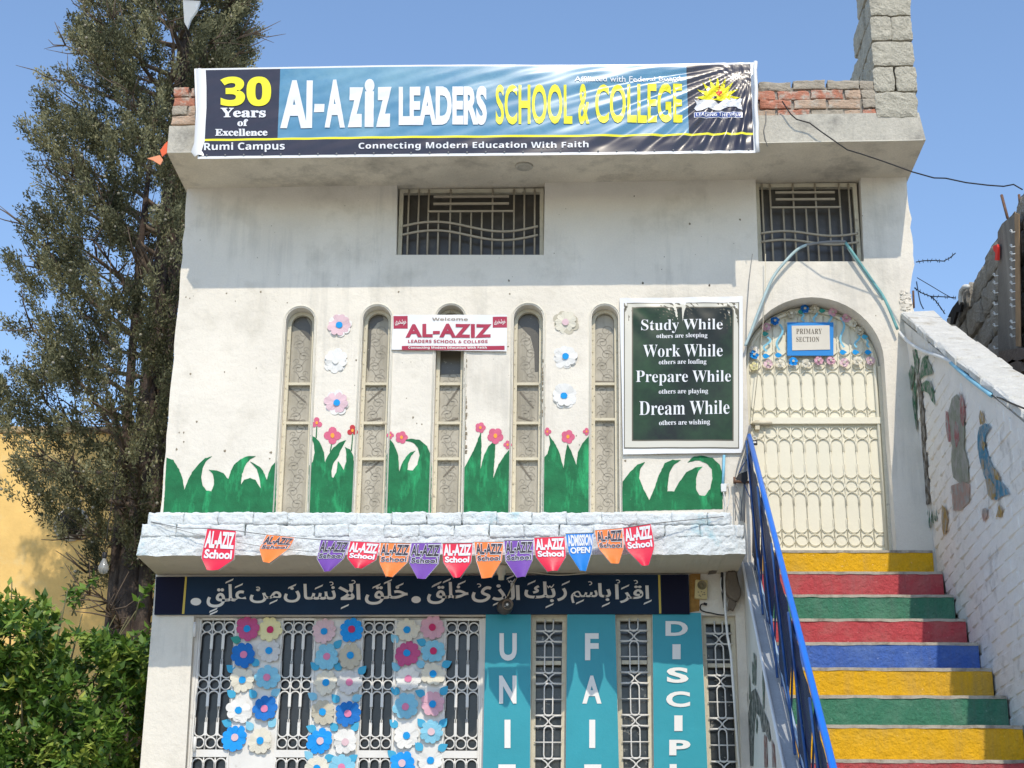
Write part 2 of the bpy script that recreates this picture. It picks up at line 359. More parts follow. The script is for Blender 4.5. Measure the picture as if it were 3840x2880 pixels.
while z < 6.7: outer.append((XL + jit(.006), z)); z += .11
outer += [(XL, 6.80), (XR, 6.86)]
z = 6.6
while z > 4.0: outer.append((XR + .005 + jit(.012) - (.045 * max(0, 1 - abs(z - 5.86) / .22)), z)); z -= .07
outer += [(XR, 3.9), (XR, 0)]
def zbot(x): return 6.725 + .011 * (x + 2.67)
def hole(w):
    P = [xz(p) for p in w]; return [(P[0][0], zbot(P[0][0]) + .006), (P[1][0], zbot(P[1][0]) + .006), P[2], P[3]]
loops_ = [outer] + [slit(*s) for s in SLITS] + [hole(w) for w in WIN] + [gate_loop, door_loop] + slots
wall = link('front_wall', plate(loops_, 0, .2), school, M_wall)
# the other walls, floors and roof behind
k = MB(); k.box((XL, .21, 0), (XL + .2, 4.0, 6.72)); k.box((XR - .2, .21, 0), (XR, 4.0, 6.72)); k.box((XL, 4.0, 0), (XR, 4.2, 6.72)); k.build('rear_wall', M_wall, school)
k = MB(); k.box((XL + .21, .21, 3.6), (XR - .21, 3.99, 3.75)); k.build('floor_slab', M_conc, school)
k = MB(); k.box((XL + .21, 1.6, 3.76), (XR - .21, 1.65, 6.6)); k.box((XL + .21, 1.6, .02), (XR - .21, 1.65, 3.59)); k.build('inner_wall', M_dark, school)
# canopy slab: soffit at 6.72 (left) to 6.78 (right)
CY = -.55
def ztop(x): return 6.93 + .012 * (x + 2.67)
def zbot(x): return 6.725 + .011 * (x + 2.67)
k = MB(); n = 60
xs = [-2.69 + (2.44 + 2.69) * i / n for i in range(n + 1)]
vs = []
for i, x in enumerate(xs):
    j = .004 if 0 < i < n else 0
    vs += [(x, CY + jit(.002), zbot(x) + jit(.0015)), (x - (.03 if i == n else 0), CY + jit(.003), ztop(x) + jit(j)), (x - (.03 if i == n else 0), 4.2, ztop(x)), (x, 4.2, zbot(x))]
fs = []
for i in range(n):
    a = 4 * i; b = a + 4
    fs += [(a, b, b + 1, a + 1), (a + 1, b + 1, b + 2, a + 2), (a + 2, b + 2, b + 3, a + 3), (a + 3, b + 3, b, a)]
fs += [(0, 1, 2, 3), (4 * n, 4 * n + 3, 4 * n + 2, 4 * n + 1)]
k.add(vs, fs); can = k.build('canopy', [M_conc, M_fascia], school)
for p in can.data.polygons:
    if p.normal.y < -.5 or p.normal.x > .5 or p.normal.x < -.5: p.material_index = 1
k = MB(); k.tube([(-2.68 + 5.1 * t / 20, CY - .002, zbot(-2.68 + 5.1 * t / 20) - .002 + jit(.001)) for t in range(21)], .0045, 5); k.build('drip_edge', mat('pale_drip_edge', (.66, .62, .52), .8), school)
k = MB(); k.lathe((0, 0, 0), [(.062, 0), (.06, -.012), (.045, -.016), (.044, -.008)], 24)
q = at((1132, 358), -.27); k.build('ceiling_rose', M_fascia, school, loc=(q.x, -.27, zbot(q.x) - .001))
# loose lumps of broken plaster on the right corner of the canopy and wall
# parapet bricks on the canopy
par = MB(); par.box((-2.66, CY + .025, 6.94), (2.10, CY + .09, 7.20)); par = par.build('parapet', M_mort, school)
def brick_mesh(L, H, D):
    bm = bmesh.new(); bmesh.ops.create_cube(bm, size=1); bmesh.ops.subdivide_edges(bm, edges=bm.edges[:], cuts=6, use_grid_fill=True); off = Vector((jit(50), jit(50), jit(50)))
    for v in bm.verts:
        p = v.co; e_ = abs(p.x * 2) ** 12 + abs(p.z * 2) ** 6
        v.co = Vector(((p.x + .5) * L, (p.y + .5) * D + .004 * min(1.5, e_) * (p.y < 0), (p.z + .5) * H)); v.co += noise.noise_vector(v.co * 22 + off) * .007 + noise.noise_vector(v.co * 70 + off) * .004
    me = bpy.data.meshes.new('brick'); bm.to_mesh(me); bm.free(); return me
bms = [[brick_mesh(L, .066, .10) for _ in range(4)] for L in (.215, .10)]
for ml in bms:
    for me_ in ml: me_.materials.append(M_bricks[0])
for r in range(4):
    x = -2.675 + jit(.006); zz = ztop(0) - .01 + r * .073
    first = True
    while x < 2.09:
        L = 1 if (r % 2 and first) or x + .215 > 2.12 else 0
        if x > -2.35 and x < 1.05: x += .23; first = False; continue   # hidden behind the banner: mortar core only
        o = bpy.data.objects.new('brick', random.choice(bms[L])); COL.objects.link(o); o.parent = par
        o.location = (x, CY - .002 + jit(.007) + (.004 if r else .012), zz + .012 * (x * .3) + jit(.003)); o.rotation_euler = (0, jit(.02), jit(.03))
        o.material_slots[0].link = 'OBJECT'
        c = random.random(); o.material_slots[0].material = M_bricks[0 if c < .14 else 1 if c < .62 else 2]
        x += (.10 if L else .215) + .014 + jit(.006); first = False
# end pier and rooftop wall of concrete blocks
pier = thing('rooftop_block_wall', 'tall grey concrete block wall rising from the right end of the roof', 'wall', (2.27, -.3, 6.96))
def coarse_block(L, D, H):
    bm = bmesh.new(); bmesh.ops.create_cube(bm, size=1); bmesh.ops.subdivide_edges(bm, edges=bm.edges[:], cuts=9, use_grid_fill=True); off = Vector((jit(50), jit(50), jit(50)))
    for v in bm.verts:
        p = v.co.copy(); r_ = 1 - .05 * (abs(p.x * p.z) * 4) ** 3
        v.co = Vector(((p.x * r_ + .5) * L, (p.y + .5) * D + .006 * (p.y < -.4) * min(1.5, abs(p.x * 2) ** 14 + abs(p.z * 2) ** 10), (p.z * r_ + .5) * H)); v.co += noise.noise_vector(v.co * 18 + off) * .006 + noise.noise_vector(v.co * 60 + off) * .006
    me = bpy.data.meshes.new('block'); bm.to_mesh(me); bm.free(); return me
bfull = [coarse_block(.285, .19, .187) for _ in range(4)]
bhalf = [coarse_block(.14, .40, .187) for _ in range(4)]
for me_ in bfull + bhalf: me_.materials.append(M_block)
zz = 6.955; r = 0
while zz < 9.2:
    back = [1.25, 1.0, .70, .42, .0, -.35][r] if r < 6 else -.38
    y = CY - .01
    x0 = 2.125 - .000 * r
    full = (r % 2 == 0)
    while y < back:
        if full:
            o = bpy.data.objects.new('block', random.choice(bfull)); o.location = Vector((x0 + jit(.006), y, zz)) - pier.location; COL.objects.link(o); o.parent = pier; y += .20
        else:
            for xx in (0, .148):
                o = bpy.data.objects.new('block', random.choice(bhalf)); o.location = Vector((x0 + xx + jit(.004), y, zz + jit(.002))) - pier.location; COL.objects.link(o); o.parent = pier
            y += .41
    zz += .198; r += 1

# ledge above the ground floor: slab, two brick courses
LY = -.545
ledge = MB(); n = 190; vs = []; LX0, LX1 = -2.665, 1.125
NR = 7
for i in range(n + 1):
    x = LX0 + (LX1 - LX0) * i / n; zb_ = 3.925 + .012 * (x - LX0) / 3.8
    for j in range(NR):
        t = j / (NR - 1); q = Vector((x, 0, zb_ + (4.052 - zb_) * t)); w = noise.noise_vector(q * 24) * .009 + noise.noise_vector(q * 60) * .004
        vs.append((x + (.02 * t if i == 0 else 0) + (w.x * .5 if 0 < i < n else 0), LY + .002 + w.y, q.z + (w.z * .6 + .008 * noise.noise(Vector((x * 5, 3, 1))) if j == 0 else w.z * .3)))
    vs += [(x, -.001, 4.055), (x, -.001, zb_)]
fs = []; ST = NR + 2
for i in range(n):
    a = ST * i; b = a + ST
    for j in range(NR): fs.append((a + j, b + j, b + j + 1, a + j + 1))
    fs.append((a + NR + 1, b + NR + 1, b, a))
fs += [tuple(range(ST)), tuple(ST * n + j for j in reversed(range(ST)))]
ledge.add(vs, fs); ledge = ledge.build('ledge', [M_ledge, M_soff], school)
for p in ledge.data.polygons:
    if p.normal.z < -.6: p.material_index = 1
def lump_brick(L, H, D):
    bm = bmesh.new(); bmesh.ops.create_grid(bm, x_segments=20, y_segments=8, size=.5)
    for v in bm.verts: v.co = Vector(((v.co.x + .5) * L, 0, (v.co.y + .5) * H))
    ret = bmesh.ops.extrude_face_region(bm, geom=bm.faces[:]); 
    for v in [q for q in ret['geom'] if isinstance(q, bmesh.types.BMVert)]: v.co.y += D
    off = Vector((jit(50), jit(50), jit(50)))
    for v in bm.verts:
        ex = min(v.co.x, L - v.co.x); ez = min(v.co.z, H - v.co.z)
        if v.co.y < .001: v.co.y += .006 * max(0, 1 - min(ex, ez) / .010) ** 2
        v.co += noise.noise_vector(v.co * 24 + off) * .008 + noise.noise_vector(v.co * 60 + off) * .005
    bmesh.ops.recalc_face_normals(bm, faces=bm.faces)
    me = bpy.data.meshes.new('ledge_brick'); bm.to_mesh(me); bm.free(); me.materials.append(M_ledge)
    for p in me.polygons: p.use_smooth = True
    return me
lb = [lump_brick(.218, .078, .11) for _ in range(7)]
for r in range(2):
    x = LX0 + .02 + r * .02
    if r: x += .02
    while x < (1.03 if r else 1.10):
        o = bpy.data.objects.new('brick', random.choice(lb)); COL.objects.link(o); o.parent = ledge
        wd = min(.218, (1.04 if r else 1.12) - x); o.scale.x = wd / .218
        o.location = (x, LY - .002 + jit(.006), 4.046 + r * .079 + jit(.003)); o.rotation_euler = (0, jit(.02), jit(.03)); x += .2185 + jit(.003)
k = MB(); k.box((LX0 + .03, LY + .10, 4.05), (1.06, -.002, 4.205)); k.build('ledge_fill', M_ledge, school)

# ------------------------------------------------------------------ slit windows with scroll film
def spiral(cx, cz, r, turns, flip, Y, n=18):
    pts = []
    for i in range(n + 1):
        t = i / n; a = turns * 2 * pi * t; rr = r * (1 - .82 * t); pts.append(Vector((cx + flip * rr * cos(a), Y, cz + rr * sin(a))))
    return pts
def ribbon(k, pts, w):
    vs = []; n = len(pts)
    for i, p in enumerate(pts):
        t = (pts[min(i + 1, n - 1)] - pts[max(0, i - 1)]); t.y = 0
        if t.length < 1e-9: t = Vector((1, 0, 0))
        t.normalize(); nn = Vector((-t.z, 0, t.x)); ww = w * (1 - .5 * i / n)
        vs += [p + nn * ww, p - nn * ww]
    k.add(vs, [(2 * i, 2 * i + 1, 2 * i + 3, 2 * i + 2) for i in range(n - 1)])
M_stay_shadow = mat('stay_shadow_tone', (.17, .15, .12), .6); M_clear = mat('unlit_clear_glass', (.10, .088, .065), .3, spec=.5, fleck=(.45, .42, .34), fleck_s=40, fleck_t=.66)
STAY_SHADOWS = [[(cA, (1018, 705), (1128, 800)), (cA, (1015, 915), (1130, 928))], [(cA, (1635, 712), (1535, 800)), (cA, (1620, 905), (1530, 925)), (cA, (1612, 1188), (1522, 1258))], [(cB, (212, 705), (130, 822)), (cB, (205, 905), (115, 930)), (cB, (180, 1215), (110, 1288))], [(cB, (612, 732), (700, 838)), (cB, (600, 895), (690, 925)), (cB, (602, 1190), (688, 1310))], [(cB, (1105, 665), (1235, 668))]]  # shadows of the window stays, laid on the film as dark ribbons
DARK = [[(cA, q) for q in ((1060, 232), (1048, 300), (1095, 330), (1158, 398), (1160, 300), (1125, 232))], [(cA, q) for q in ((1560, 215), (1535, 250), (1525, 560), (1545, 600), (1560, 330), (1600, 280), (1640, 262), (1625, 215))],
        [(cB, q) for q in ((75, 470), (78, 560), (90, 620), (235, 615), (240, 520), (240, 470))], [(cB, q) for q in ((610, 225), (598, 285), (680, 370), (705, 470), (708, 600), (735, 600), (738, 300), (715, 225))], []]
MUNT = [[820, 905], [820, 905, 983], [820, 905, 983], [820, 905, 983], [820, 897]]
for i, s in enumerate(SLITS):
    w = link('slit_window', plate([slit(*s, .002), slit(*s, .026)], .078, .108), school, M_creamd)
    po = slit(*s, .027); link('pane', plate([po], .114, .118), w, M_film)
    # inner jamb strip seen beside the film
    x0 = min(p[0] for p in po); x1 = max(p[0] for p in po); zt = max(p[1] for p in po)
    k = MB(); zc = zt - .2; side = 1; zz = zt - .12
    cxm = lambda z_: (po[0][0] + po[12][0]) / 2 + (((po[13][0] + po[14][0]) - (po[0][0] + po[12][0])) / 2) * (zt - z_) / (zt - 4.3)
    while zz > 4.36:
        cx = cxm(zz)
        ribbon(k, spiral(cx + side * .014, zz, .040, 1.35, side, .1125), .0032)
        ribbon(k, spiral(cx - side * .030, zz - .035, .022, 1.1, -side, .1125, 12), .0026)
        ribbon(k, [Vector((cx + side * .05 - side * .09 * t / 8, .1125, zz - .02 - .075 * t / 8 + .012 * sin(t))) for t in range(9)], .003)
        zz -= .088; side = -side
    o = k.build('scroll_print', M_scroll, w)
    for y in MUNT[i]:
        a = at(((s[0] + s[1]) / 2, y)); t = (687 - y) / (687 - 1112.)
        xa = at((s[0] + (s[3] - s[0]) * t, y)).x; xb = at((s[1] + (s[4] - s[1]) * t, y)).x
        MB().box((xa + .02, .084, a.z - .009), (xb - .02, .1110, a.z + .009)).build('glazing_bar', M_creamd, w)
    for (c_, a_, b_) in STAY_SHADOWS[i]:
        pa, pb = at(c_(*a_), .1105), at(c_(*b_), .1105); kk = MB(); ribbon(kk, [pa, (pa + pb) / 2, pb], .0065); kk.build('stay_shadow', M_stay_shadow, w)
    P_ = [at(c_(*q), .112) for c_, q in DARK[i]]  # see-through parts of the film: unlit room behind put into the patch colour
    if P_: link('unlit_clear_glass', plate([[(q.x, q.z) for q in P_]], .1115, .1128), w, M_clear)
    # small screws along both sides
    k = MB()
    for t in range(16):
        y = 700 + t * 26; q = (687 - y) / (687 - 1112.)
        for xe, sg in ((s[0] + (s[3] - s[0]) * q, 1), (s[1] + (s[4] - s[1]) * q, -1)):
            P = at((xe, y)); k.box((P.x + sg * .010 - .003, .072, P.z - .003), (P.x + sg * .010 + .003, .080, P.z + .003))
    tag(k.build('screw_heads', M_creamd, w), kind='stuff')
    # raised plaster surround
    out = slit(*s, -.012)
    k = MB(); P = [Vector((x, -.001, z_)) for x, z_ in [out[-1]] + out[:-1]]
    k.tube(P, .007, 5); k.build('plaster_edge', M_lower, w)

# ------------------------------------------------------------------ upper grille windows
def grille_window(wp, bars, halfbars, trio, tri_x, waves, x_in):
    pts = [xz(p) for p in wp]; xa = max(pts[0][0], pts[3][0]); xb = min(pts[1][0], pts[2][0]); z1 = pts[2][1]; z2 = min(zbot(xa), zbot(xb)) - .002
    Y = .045
    w = link('grille_window', plate([[(xa + .002, z1 + .001), (xb - .002, z1 + .001), (xb - .002, z2), (xa + .002, z2)], [(xa + .03, z1 + .02), (xb - .03, z1 + .02), (xb - .03, z2 - .03), (xa + .03, z2 - .03)]], .062, .10), school, M_creamd)
    MB().box((xa + .025, .102, z1 + .015), (xb - .025, .108, z2 - .01)).build('pane', M_glassu, w)
    ztp = z2 - .012
    def gx(px, py=480): return at(cM(px, 200), Y).x
    def gz(py, px=400): return at(cM(px, py), Y).z
    for bx in bars: MB().tube([(gx(bx), Y, z1 + .005), (gx(bx), Y, ztp)], .007, 6).build('bar', M_grill, w)
    for bx in halfbars: MB().tube([(gx(bx), Y, z1 + .005), (gx(bx), Y, gz(tri_x[2], bars[0]))], .007, 6).build('bar', M_grill, w)
    for y_ in trio[:2]: MB().box((gx(tri_x[0] + 20), Y - .019, gz(y_, bars[0]) - .008), (gx(tri_x[1] - 20), Y - .008, gz(y_, bars[0]) + .008)).build('bar', M_grill, w)
    MB().box((gx(tri_x[0]), Y - .016, gz(tri_x[2], bars[0]) - .006), (gx(tri_x[1]), Y - .006, gz(tri_x[2], bars[0]) + .006)).build('bar', M_grill, w)
    for wy, amp in waves:
        P = []
        for t in range(25):
            u = t / 24; px = x_in[0] + (x_in[1] - x_in[0]) * u
            P.append((gx(px), Y - .018, gz(wy - amp * sin(2 * pi * (u * .98 + .02)) * 1.0 - (10 if u > .5 else 10) * (u - .5) * 0, bars[0])))
        MB().tube(P, .0085, 6).build('wavy_bar', M_grill, w)
    return w
grille_window(WIN[0], [137, 177, 216, 303, 470, 555, 596, 637], [257, 343, 386, 428, 512], (97, 125), (216, 555, 154), ((216, 20), (250, 20)), (115, 650))
grille_window(WIN[1], [1541, 1573, 1664, 1753, 1848, 1886], [1622, 1712, 1803], (80, 107), (1573, 1848, 138), ((243, 10), (277, 10)), (1527, 1910))

# ------------------------------------------------------------------ decorative steel pattern shared by gate and door
def ring_mesh(r, rad, n=16):
    return MB().tube([(r * cos(2 * pi * k / n), 0, r * sin(2 * pi * k / n)) for k in range(n)], rad, 5, closed=True).mesh('ring')
def arch_mesh(r, leg, rad, m):
    P = [(-r, 0, -leg)] + [(-r * cos(pi * k / 10), 0, r * sin(pi * k / 10)) for k in range(11)] + [(r, 0, -leg)]
    k = MB().tube(P, rad, 5); me = k.fix(k.mesh('arch')); me.materials.append(m); return me
def pattern(parent, Y, x0, pitch, ncol, rows, m, rad, keep=lambda x, z: True, xfn=None, leg=1.15):
    r = pitch * .44; rm = ring_mesh(r, rad); rm.materials.append(m); am = arch_mesh(pitch * .46, pitch * leg, rad, m)
    def xf(x, z): return xfn(x, z) if xfn else x
    for row in rows:
        if row[0] == 'ring':
            for i in range(ncol):
                x = xf(x0 + pitch * (i + .5), row[1])
                if keep(x, row[1]): link('ring', rm, parent, loc=(x, Y, row[1]))
        elif row[0] == 'oval':
            zt, zb_ = row[1], row[2]
            for i in range(ncol):
                x = xf(x0 + pitch * (i + .5), zt)
                if keep(x, zt): link('arch', am, parent, loc=(x, Y, zt - pitch * .46))
                x = xf(x0 + pitch * (i + .5), zb_)
                if keep(x, zb_):
                    o = link('arch', am, parent, loc=(x, Y, zb_ + pitch * .46)); o.rotation_euler = (0, pi, 0)
        elif row[0] == 'bars':
            zt, zb_ = row[1], row[2]
            for i in range(ncol + 1):
                xa, xb = xf(x0 + pitch * i, zt), xf(x0 + pitch * i, zb_)
                if keep(xb, zb_):
                    zt2 = zt
                    while not keep(xa, zt2) and zt2 > zb_ + .05: zt2 -= .02
                    MB().tube([(xa, Y, zt2), (xb, Y, zb_)], rad, 5).build('bar', m, parent)

# ------------------------------------------------------------------ arched gate
GY = .15
gate = link('stair_gate', plate([[(gcx - (gr - .004) * cos(pi * k / 24), gcz + (gr - .006) * .98 * sin(pi * k / 24)) for k in range(25)] + [(GXB - .004, GZ0 + .01), (GX0 + .003, GZ0 + .01)]], GY + .02, GY + .03), school, M_cream)
gate['label'] = 'cream arched steel gate at the top of the stairs'
gz = lambda y: at(cF(450, y), GY).z
gx0 = at(cL(185, 1270), GY).x; gx1 = at(cL(1530, 1270), GY).x
pit = (gx1 - gx0) / 10
def gxf(x, z_): return x + (x - gx0) / (gx1 - gx0) * (GXB - GX1 - .005) * (gz(1235) * 0 + max(-.25, (gz(903) - z_) / (gz(903) - GZ0)))
def keepg(x, z_):
    if z_ > gcz: return ((x - gcx) / (gr - .05)) ** 2 + ((z_ - gcz) / ((gr - .05) * .98)) ** 2 < 1
    return gx0 - .02 < x < gx1 + .09
pattern(gate, GY + .012, gx0, pit, 10, [('oval', gz(395), gz(612)), ('ring', gz(655)), ('oval', gz(690), gz(878)), ('ring', gz(903)), ('bars', gz(360), gz(925)),
        ('ring', gz(983)), ('oval', gz(1012), gz(1200)), ('ring', gz(1237)), ('oval', gz(1268), gz(1462)), ('ring', gz(1497)), ('bars', gz(955), gz(1525))], M_cream, .0038, keepg, gxf, leg=.62)
MB().box((gx0 - .01, GY - .012, gz(945)), (gx1 + .05, GY + .019, gz(915))).build('cross_rail', M_cream, gate)
MB().box((gx0 - .01, GY - .012, GZ0 + .012), (GXB - .03, GY + .019, GZ0 + .035)).build('bottom_rail', M_cream, gate)
k = MB(); P = [(GXB - .03, GY + .006, GZ0 + .03)] + [(gcx - .005 + (gr - .03) * cos(pi * k_ / 28), GY + .006, gcz + (gr - .04) * .98 * sin(pi * k_ / 28)) for k_ in range(29)] + [(GX0 + .015, GY + .006, GZ0 + .03)]
k.tube(P, .013, 6); k.build('gate_frame', M_cream, gate)
# door frame post on the right of the gate
k = MB(); k.hexa([(GXB - .022, GY - .02, GZ0 + .005), (GXB + .003, GY - .02, GZ0 + .005), (GXB + .003, GY + .045, GZ0 + .005), (GXB - .022, GY + .045, GZ0 + .005), (GX1 - .020, GY - .02, gcz), (GX1 + .003, GY - .02, gcz), (GX1 + .003, GY + .045, gcz), (GX1 - .020, GY + .045, gcz)]); k.build('door_post', M_creamd, school)
# bolt
k = MB(); a = at(cL(195, 1345), GY - .02); b = at(cL(400, 1345), GY - .02); k.tube([(a.x, GY - .022, a.z), (b.x, GY - .022, a.z)], .011, 8); k.box((a.x + .02, GY - .02, a.z - .045), (a.x + .05, GY + .018, a.z + .02)); k.build('sliding_bolt', M_creamd, gate)
pl = at(cL(222, 1545), GY - .035)
lock = thing('padlock', 'small dark padlock hanging from the gate bolt', 'padlock', pl)
k = MB(); k.box((-.017, -.008, -.02), (.017, .008, .014)); k.build('lock_body', M_black, lock, loc=pl, bevel=.003)
k = MB(); k.tube([(-.011, 0, .014)] + [(-.011 * cos(pi * t / 8), 0, .03 + .011 * sin(pi * t / 8)) for t in range(9)] + [(.011, 0, .014)], .003, 6); k.build('shackle', M_pvcw, lock, loc=pl)
k = MB(); k.box((-.010, -.0105, -.008), (.008, -.0085, .003)); k.build('maker_plate', M_pvcw, lock, loc=pl)

# ------------------------------------------------------------------ paper decorations
def flower_mesh(r, lobes=9, m=None, wob=.0, pet=.17):
    n = lobes * 8; vs = [(0, -.002, 0)]; ph = jit(3); el_ = jit(.07); am = [random.uniform(.90, 1.06) for _ in range(lobes)]
    for i in range(n):
        a = 2 * pi * i / n; rr = r * (1 - pet + pet * abs(sin(a * lobes / 2)) ** .6 * 1.0)
        rr *= am[int(a * lobes / 2 / pi) % lobes] * (1 + el_ * cos(2 * a + ph)); vs.append((rr * cos(a), -.004 - .0015 * random.random() + wob * sin(a * 2 + ph) + wob * .35 * sin(a * 5 + ph * 2), rr * sin(a)))
    for i in range(n): a = 2 * pi * i / n; q = vs[1 + i]; vs.append((q[0], q[1] + .004, q[2]))
    fs = [(0, 1 + i, 1 + (i + 1) % n) for i in range(n)] + [(1 + i, 1 + n + i, 1 + n + (i + 1) % n, 1 + (i + 1) % n) for i in range(n)] + [tuple(range(n + 1, 2 * n + 1))]
    k = MB().add(vs, fs); me = k.fix(k.mesh('petals')); return me
def disc_mesh(r, n=14):
    return MB().add([(r * cos(2 * pi * i / n) * (1 + jit(.06)), 0, r * sin(2 * pi * i / n) * (1 + jit(.06))) for i in range(n)], [tuple(range(n))]).mesh('centre')
def leaf_mesh(L):
    P = []
    for i in range(9): t = i / 8; P.append((L * t, 0, .36 * L * sin(pi * t ** .75)))
    for i in range(7, 0, -1): t = i / 8; P.append((L * t, 0, -.36 * L * sin(pi * t ** .75)))
    k = MB().sheet([Vector(p) for p in P], (0, .003, 0)); return k.fix(k.mesh('leaf'))
def paper_flower(p, Y, col, cen, label, r=.083, lobes=9, group=None, name='paper_flower', edge=None, leaves=()):
    P = at(p, Y)
    t = thing(name, label, 'paper flower', P, group)
    pm = flower_mesh(r * random.uniform(.94, 1.03), random.choice([8, 8, 9, 9, 10]), wob=.006); 
    o = link('petals', pm, t, fm(col), loc=P); o.rotation_euler = (jit(.05), jit(3.), jit(.05))
    if edge:
        e = link('backing', flower_mesh(r * 1.07, lobes), t, edge, loc=P + Vector((0, .005, 0))); e.rotation_euler = o.rotation_euler
    c = link('centre', disc_mesh(.0235), t, fm(cen), loc=P + Vector((jit(.004), -.009, jit(.004)))); 
    for (lx, ly, ang, lc) in leaves:
        Q = at((lx, ly), Y + .006); l = link('leaf', leaf_mesh(.072), t, fm(lc), loc=Q - Vector((cos(ang) * .03, 0, sin(ang) * .03)) + Vector((0, jit(.003), 0))); l.rotation_euler = (jit(.1), -ang, jit(.15))
    return t

# folding steel door with three runs of paper flowers
DY = .07
dx0, dz1 = door_loop[0]; dx1 = door_loop[1][0]
def shx(u, z_):  # door edges lean with the building
    return u
doorz = lambda y: at(cC(1000, y), DY).z
secs = [(cC(432, 765), cC(648, 765)), (cC(950, 765), cC(1150, 765)), (cC(1462, 765), cC(1662, 765)), (cD(124, 765), cD(336, 765))]
SX = [(at(a, DY).x, at(b, DY).x) for a, b in secs]
MBx = lambda a, b, n, m, p: MB().box(a, b).build(n, m, p)
door = thing('folding_steel_door', 'white folding steel door with dark glass and ring pattern grille on the ground floor', 'door', ((dx0 + dx1) / 2, DY, .02))
zr = [doorz(722), doorz(1545), doorz(1592)]
DB = .03
for i, (a, b) in enumerate(SX):
    MBx((a, DY + .035, .03), (b, DY + .04, zr[0]), 'pane', M_shutg, door)
    pitch = (b - a) / 3
    fr = MBx((a - .012, DY - .006, .04), (a - .001, DY + .02, zr[0] + .01), 'stile', M_white, door); MBx((b + .001, DY - .006, .04), (b + .012, DY + .02, zr[0] + .01), 'stile', M_white, door)
    gp = MBx((a, DY - .004, zr[0]), (b, DY + .012, zr[0] + .012), 'grille', M_white, door)
    z0 = 0
    rows = [('ring', doorz(765)), ('oval', doorz(797), doorz(1088)), ('ring', doorz(1130)), ('oval', doorz(1172), doorz(1462)), ('ring', doorz(1500)), ('bars', zr[0], zr[1]),
            ('oval', doorz(1600), doorz(1890)), ('bars', zr[2], zr[2] - .45)]
    pattern(gp, DY, a, pitch, 3, rows, M_white, .0052)
    # thicker flats on the bars between the arches
    k = MB()
    for j in range(1, 3):
        for (ya, yb) in ((810, 905), (1000, 1080), (1185, 1270), (1370, 1455)):
            k.box((a + pitch * j - .009, DY - .005, doorz(yb)), (a + pitch * j + .009, DY + .003, doorz(ya)))
    k.build('bar_sleeves', M_white, gp)
    MBx((a - .0005, DY - .008, zr[2]), (b + .0005, DY + .022, zr[1]), 'rail', M_white, door)
for i in range(3):
    MBx((SX[i][1] + .0125, DY + .002, .04), (SX[i + 1][0] - .0125, DY + .018, zr[0] + .01), 'panel', M_white, door)
MBx((dx0 - .003, DY - .012, .03), (SX[0][0] - .013, DY + .03, dz1 - .004), 'left_stile', M_white, door)
MBx((SX[3][1] + .013, DY - .012, .03), (dx1 - .003, DY + .03, dz1 - .004), 'right_stile', M_white, door)
MBx((SX[0][0] - .0125, DY - .012, zr[0] + .0125), (SX[3][1] + .0125, DY + .03, dz1 - .004), 'head_rail', M_white, door)
k = MB()
for yy in (780, 1510): P = at(cC(375, yy), -.02); k.tube([(P.x + .012, -.01, P.z - .045), (P.x + .012, -.01, P.z + .05)], .011, 8)
k.build('hinge', M_white, door)
P1 = [(725, 775, 'magenta', 'sky'), (866, 780, 'yellow', 'crimson'), (698, 942, 'blue', 'rose'), (860, 915, 'pale grey', 'sky'), (690, 1100, 'cream', 'sky'), (850, 1085, 'light blue', 'rose'), (672, 1297, 'white', 'sky'), (835, 1280, 'blue', 'rose'), (641, 1467, 'bright blue', 'pale pink'), (806, 1488, 'cream', 'sky')]
P2 = [(1213, 792, 'pale pink', 'sky'), (1385, 782, 'bright blue', 'crimson'), (1226, 955, 'light blue', 'rose'), (1378, 948, 'beige', 'sky'), (1220, 1118, 'cream', 'sky'), (1370, 1117, 'pale grey', 'rose'), (1205, 1303, 'beige', 'sky'), (1360, 1312, 'blue', 'rose'), (1185, 1490, 'bright blue', 'pale pink'), (1345, 1492, 'white', 'pale pink'), (1165, 1665, 'cream', 'sky'), (1325, 1655, 'light blue', 'rose')]
P3 = [(1741, 783, 'cream', 'sky'), (1900, 768, 'pink', 'crimson'), (1738, 932, 'magenta', 'sky'), (1907, 918, 'light blue', 'crimson'), (1743, 1095, 'white', 'rose'), (1905, 1062, 'cream', 'sky'), (1728, 1268, 'light blue', 'rose'), (1897, 1250, 'pink', 'sky'), (1732, 1457, 'white', 'sky'), (1893, 1430, 'light blue', 'pale pink'), (1709, 1632, 'bright blue', 'pale pink'), (1885, 1612, 'white', 'sky')]
LV = [(655, 845, 'leafgreen'), (775, 990), (620, 1030), (625, 1190), (760, 1190), (900, 1180), (597, 1375), (740, 1395), (880, 1375),
      (1295, 875), (1155, 1015), (1300, 1015), (1450, 1040), (1140, 1205), (1285, 1220), (1415, 1215), (1135, 1410), (1275, 1400), (1405, 1400), (1240, 1595), (1390, 1600), (1115, 1580),
      (1660, 840), (1832, 860), (1668, 1020), (1825, 1000), (1985, 1000), (1665, 1170), (1825, 1185), (1970, 1170), (1655, 1380), (1830, 1375), (1965, 1375), (1815, 1525), (1960, 1530), (1645, 1575)]
ROWN = ['top', 'second', 'third', 'fourth', 'fifth', 'lowest']
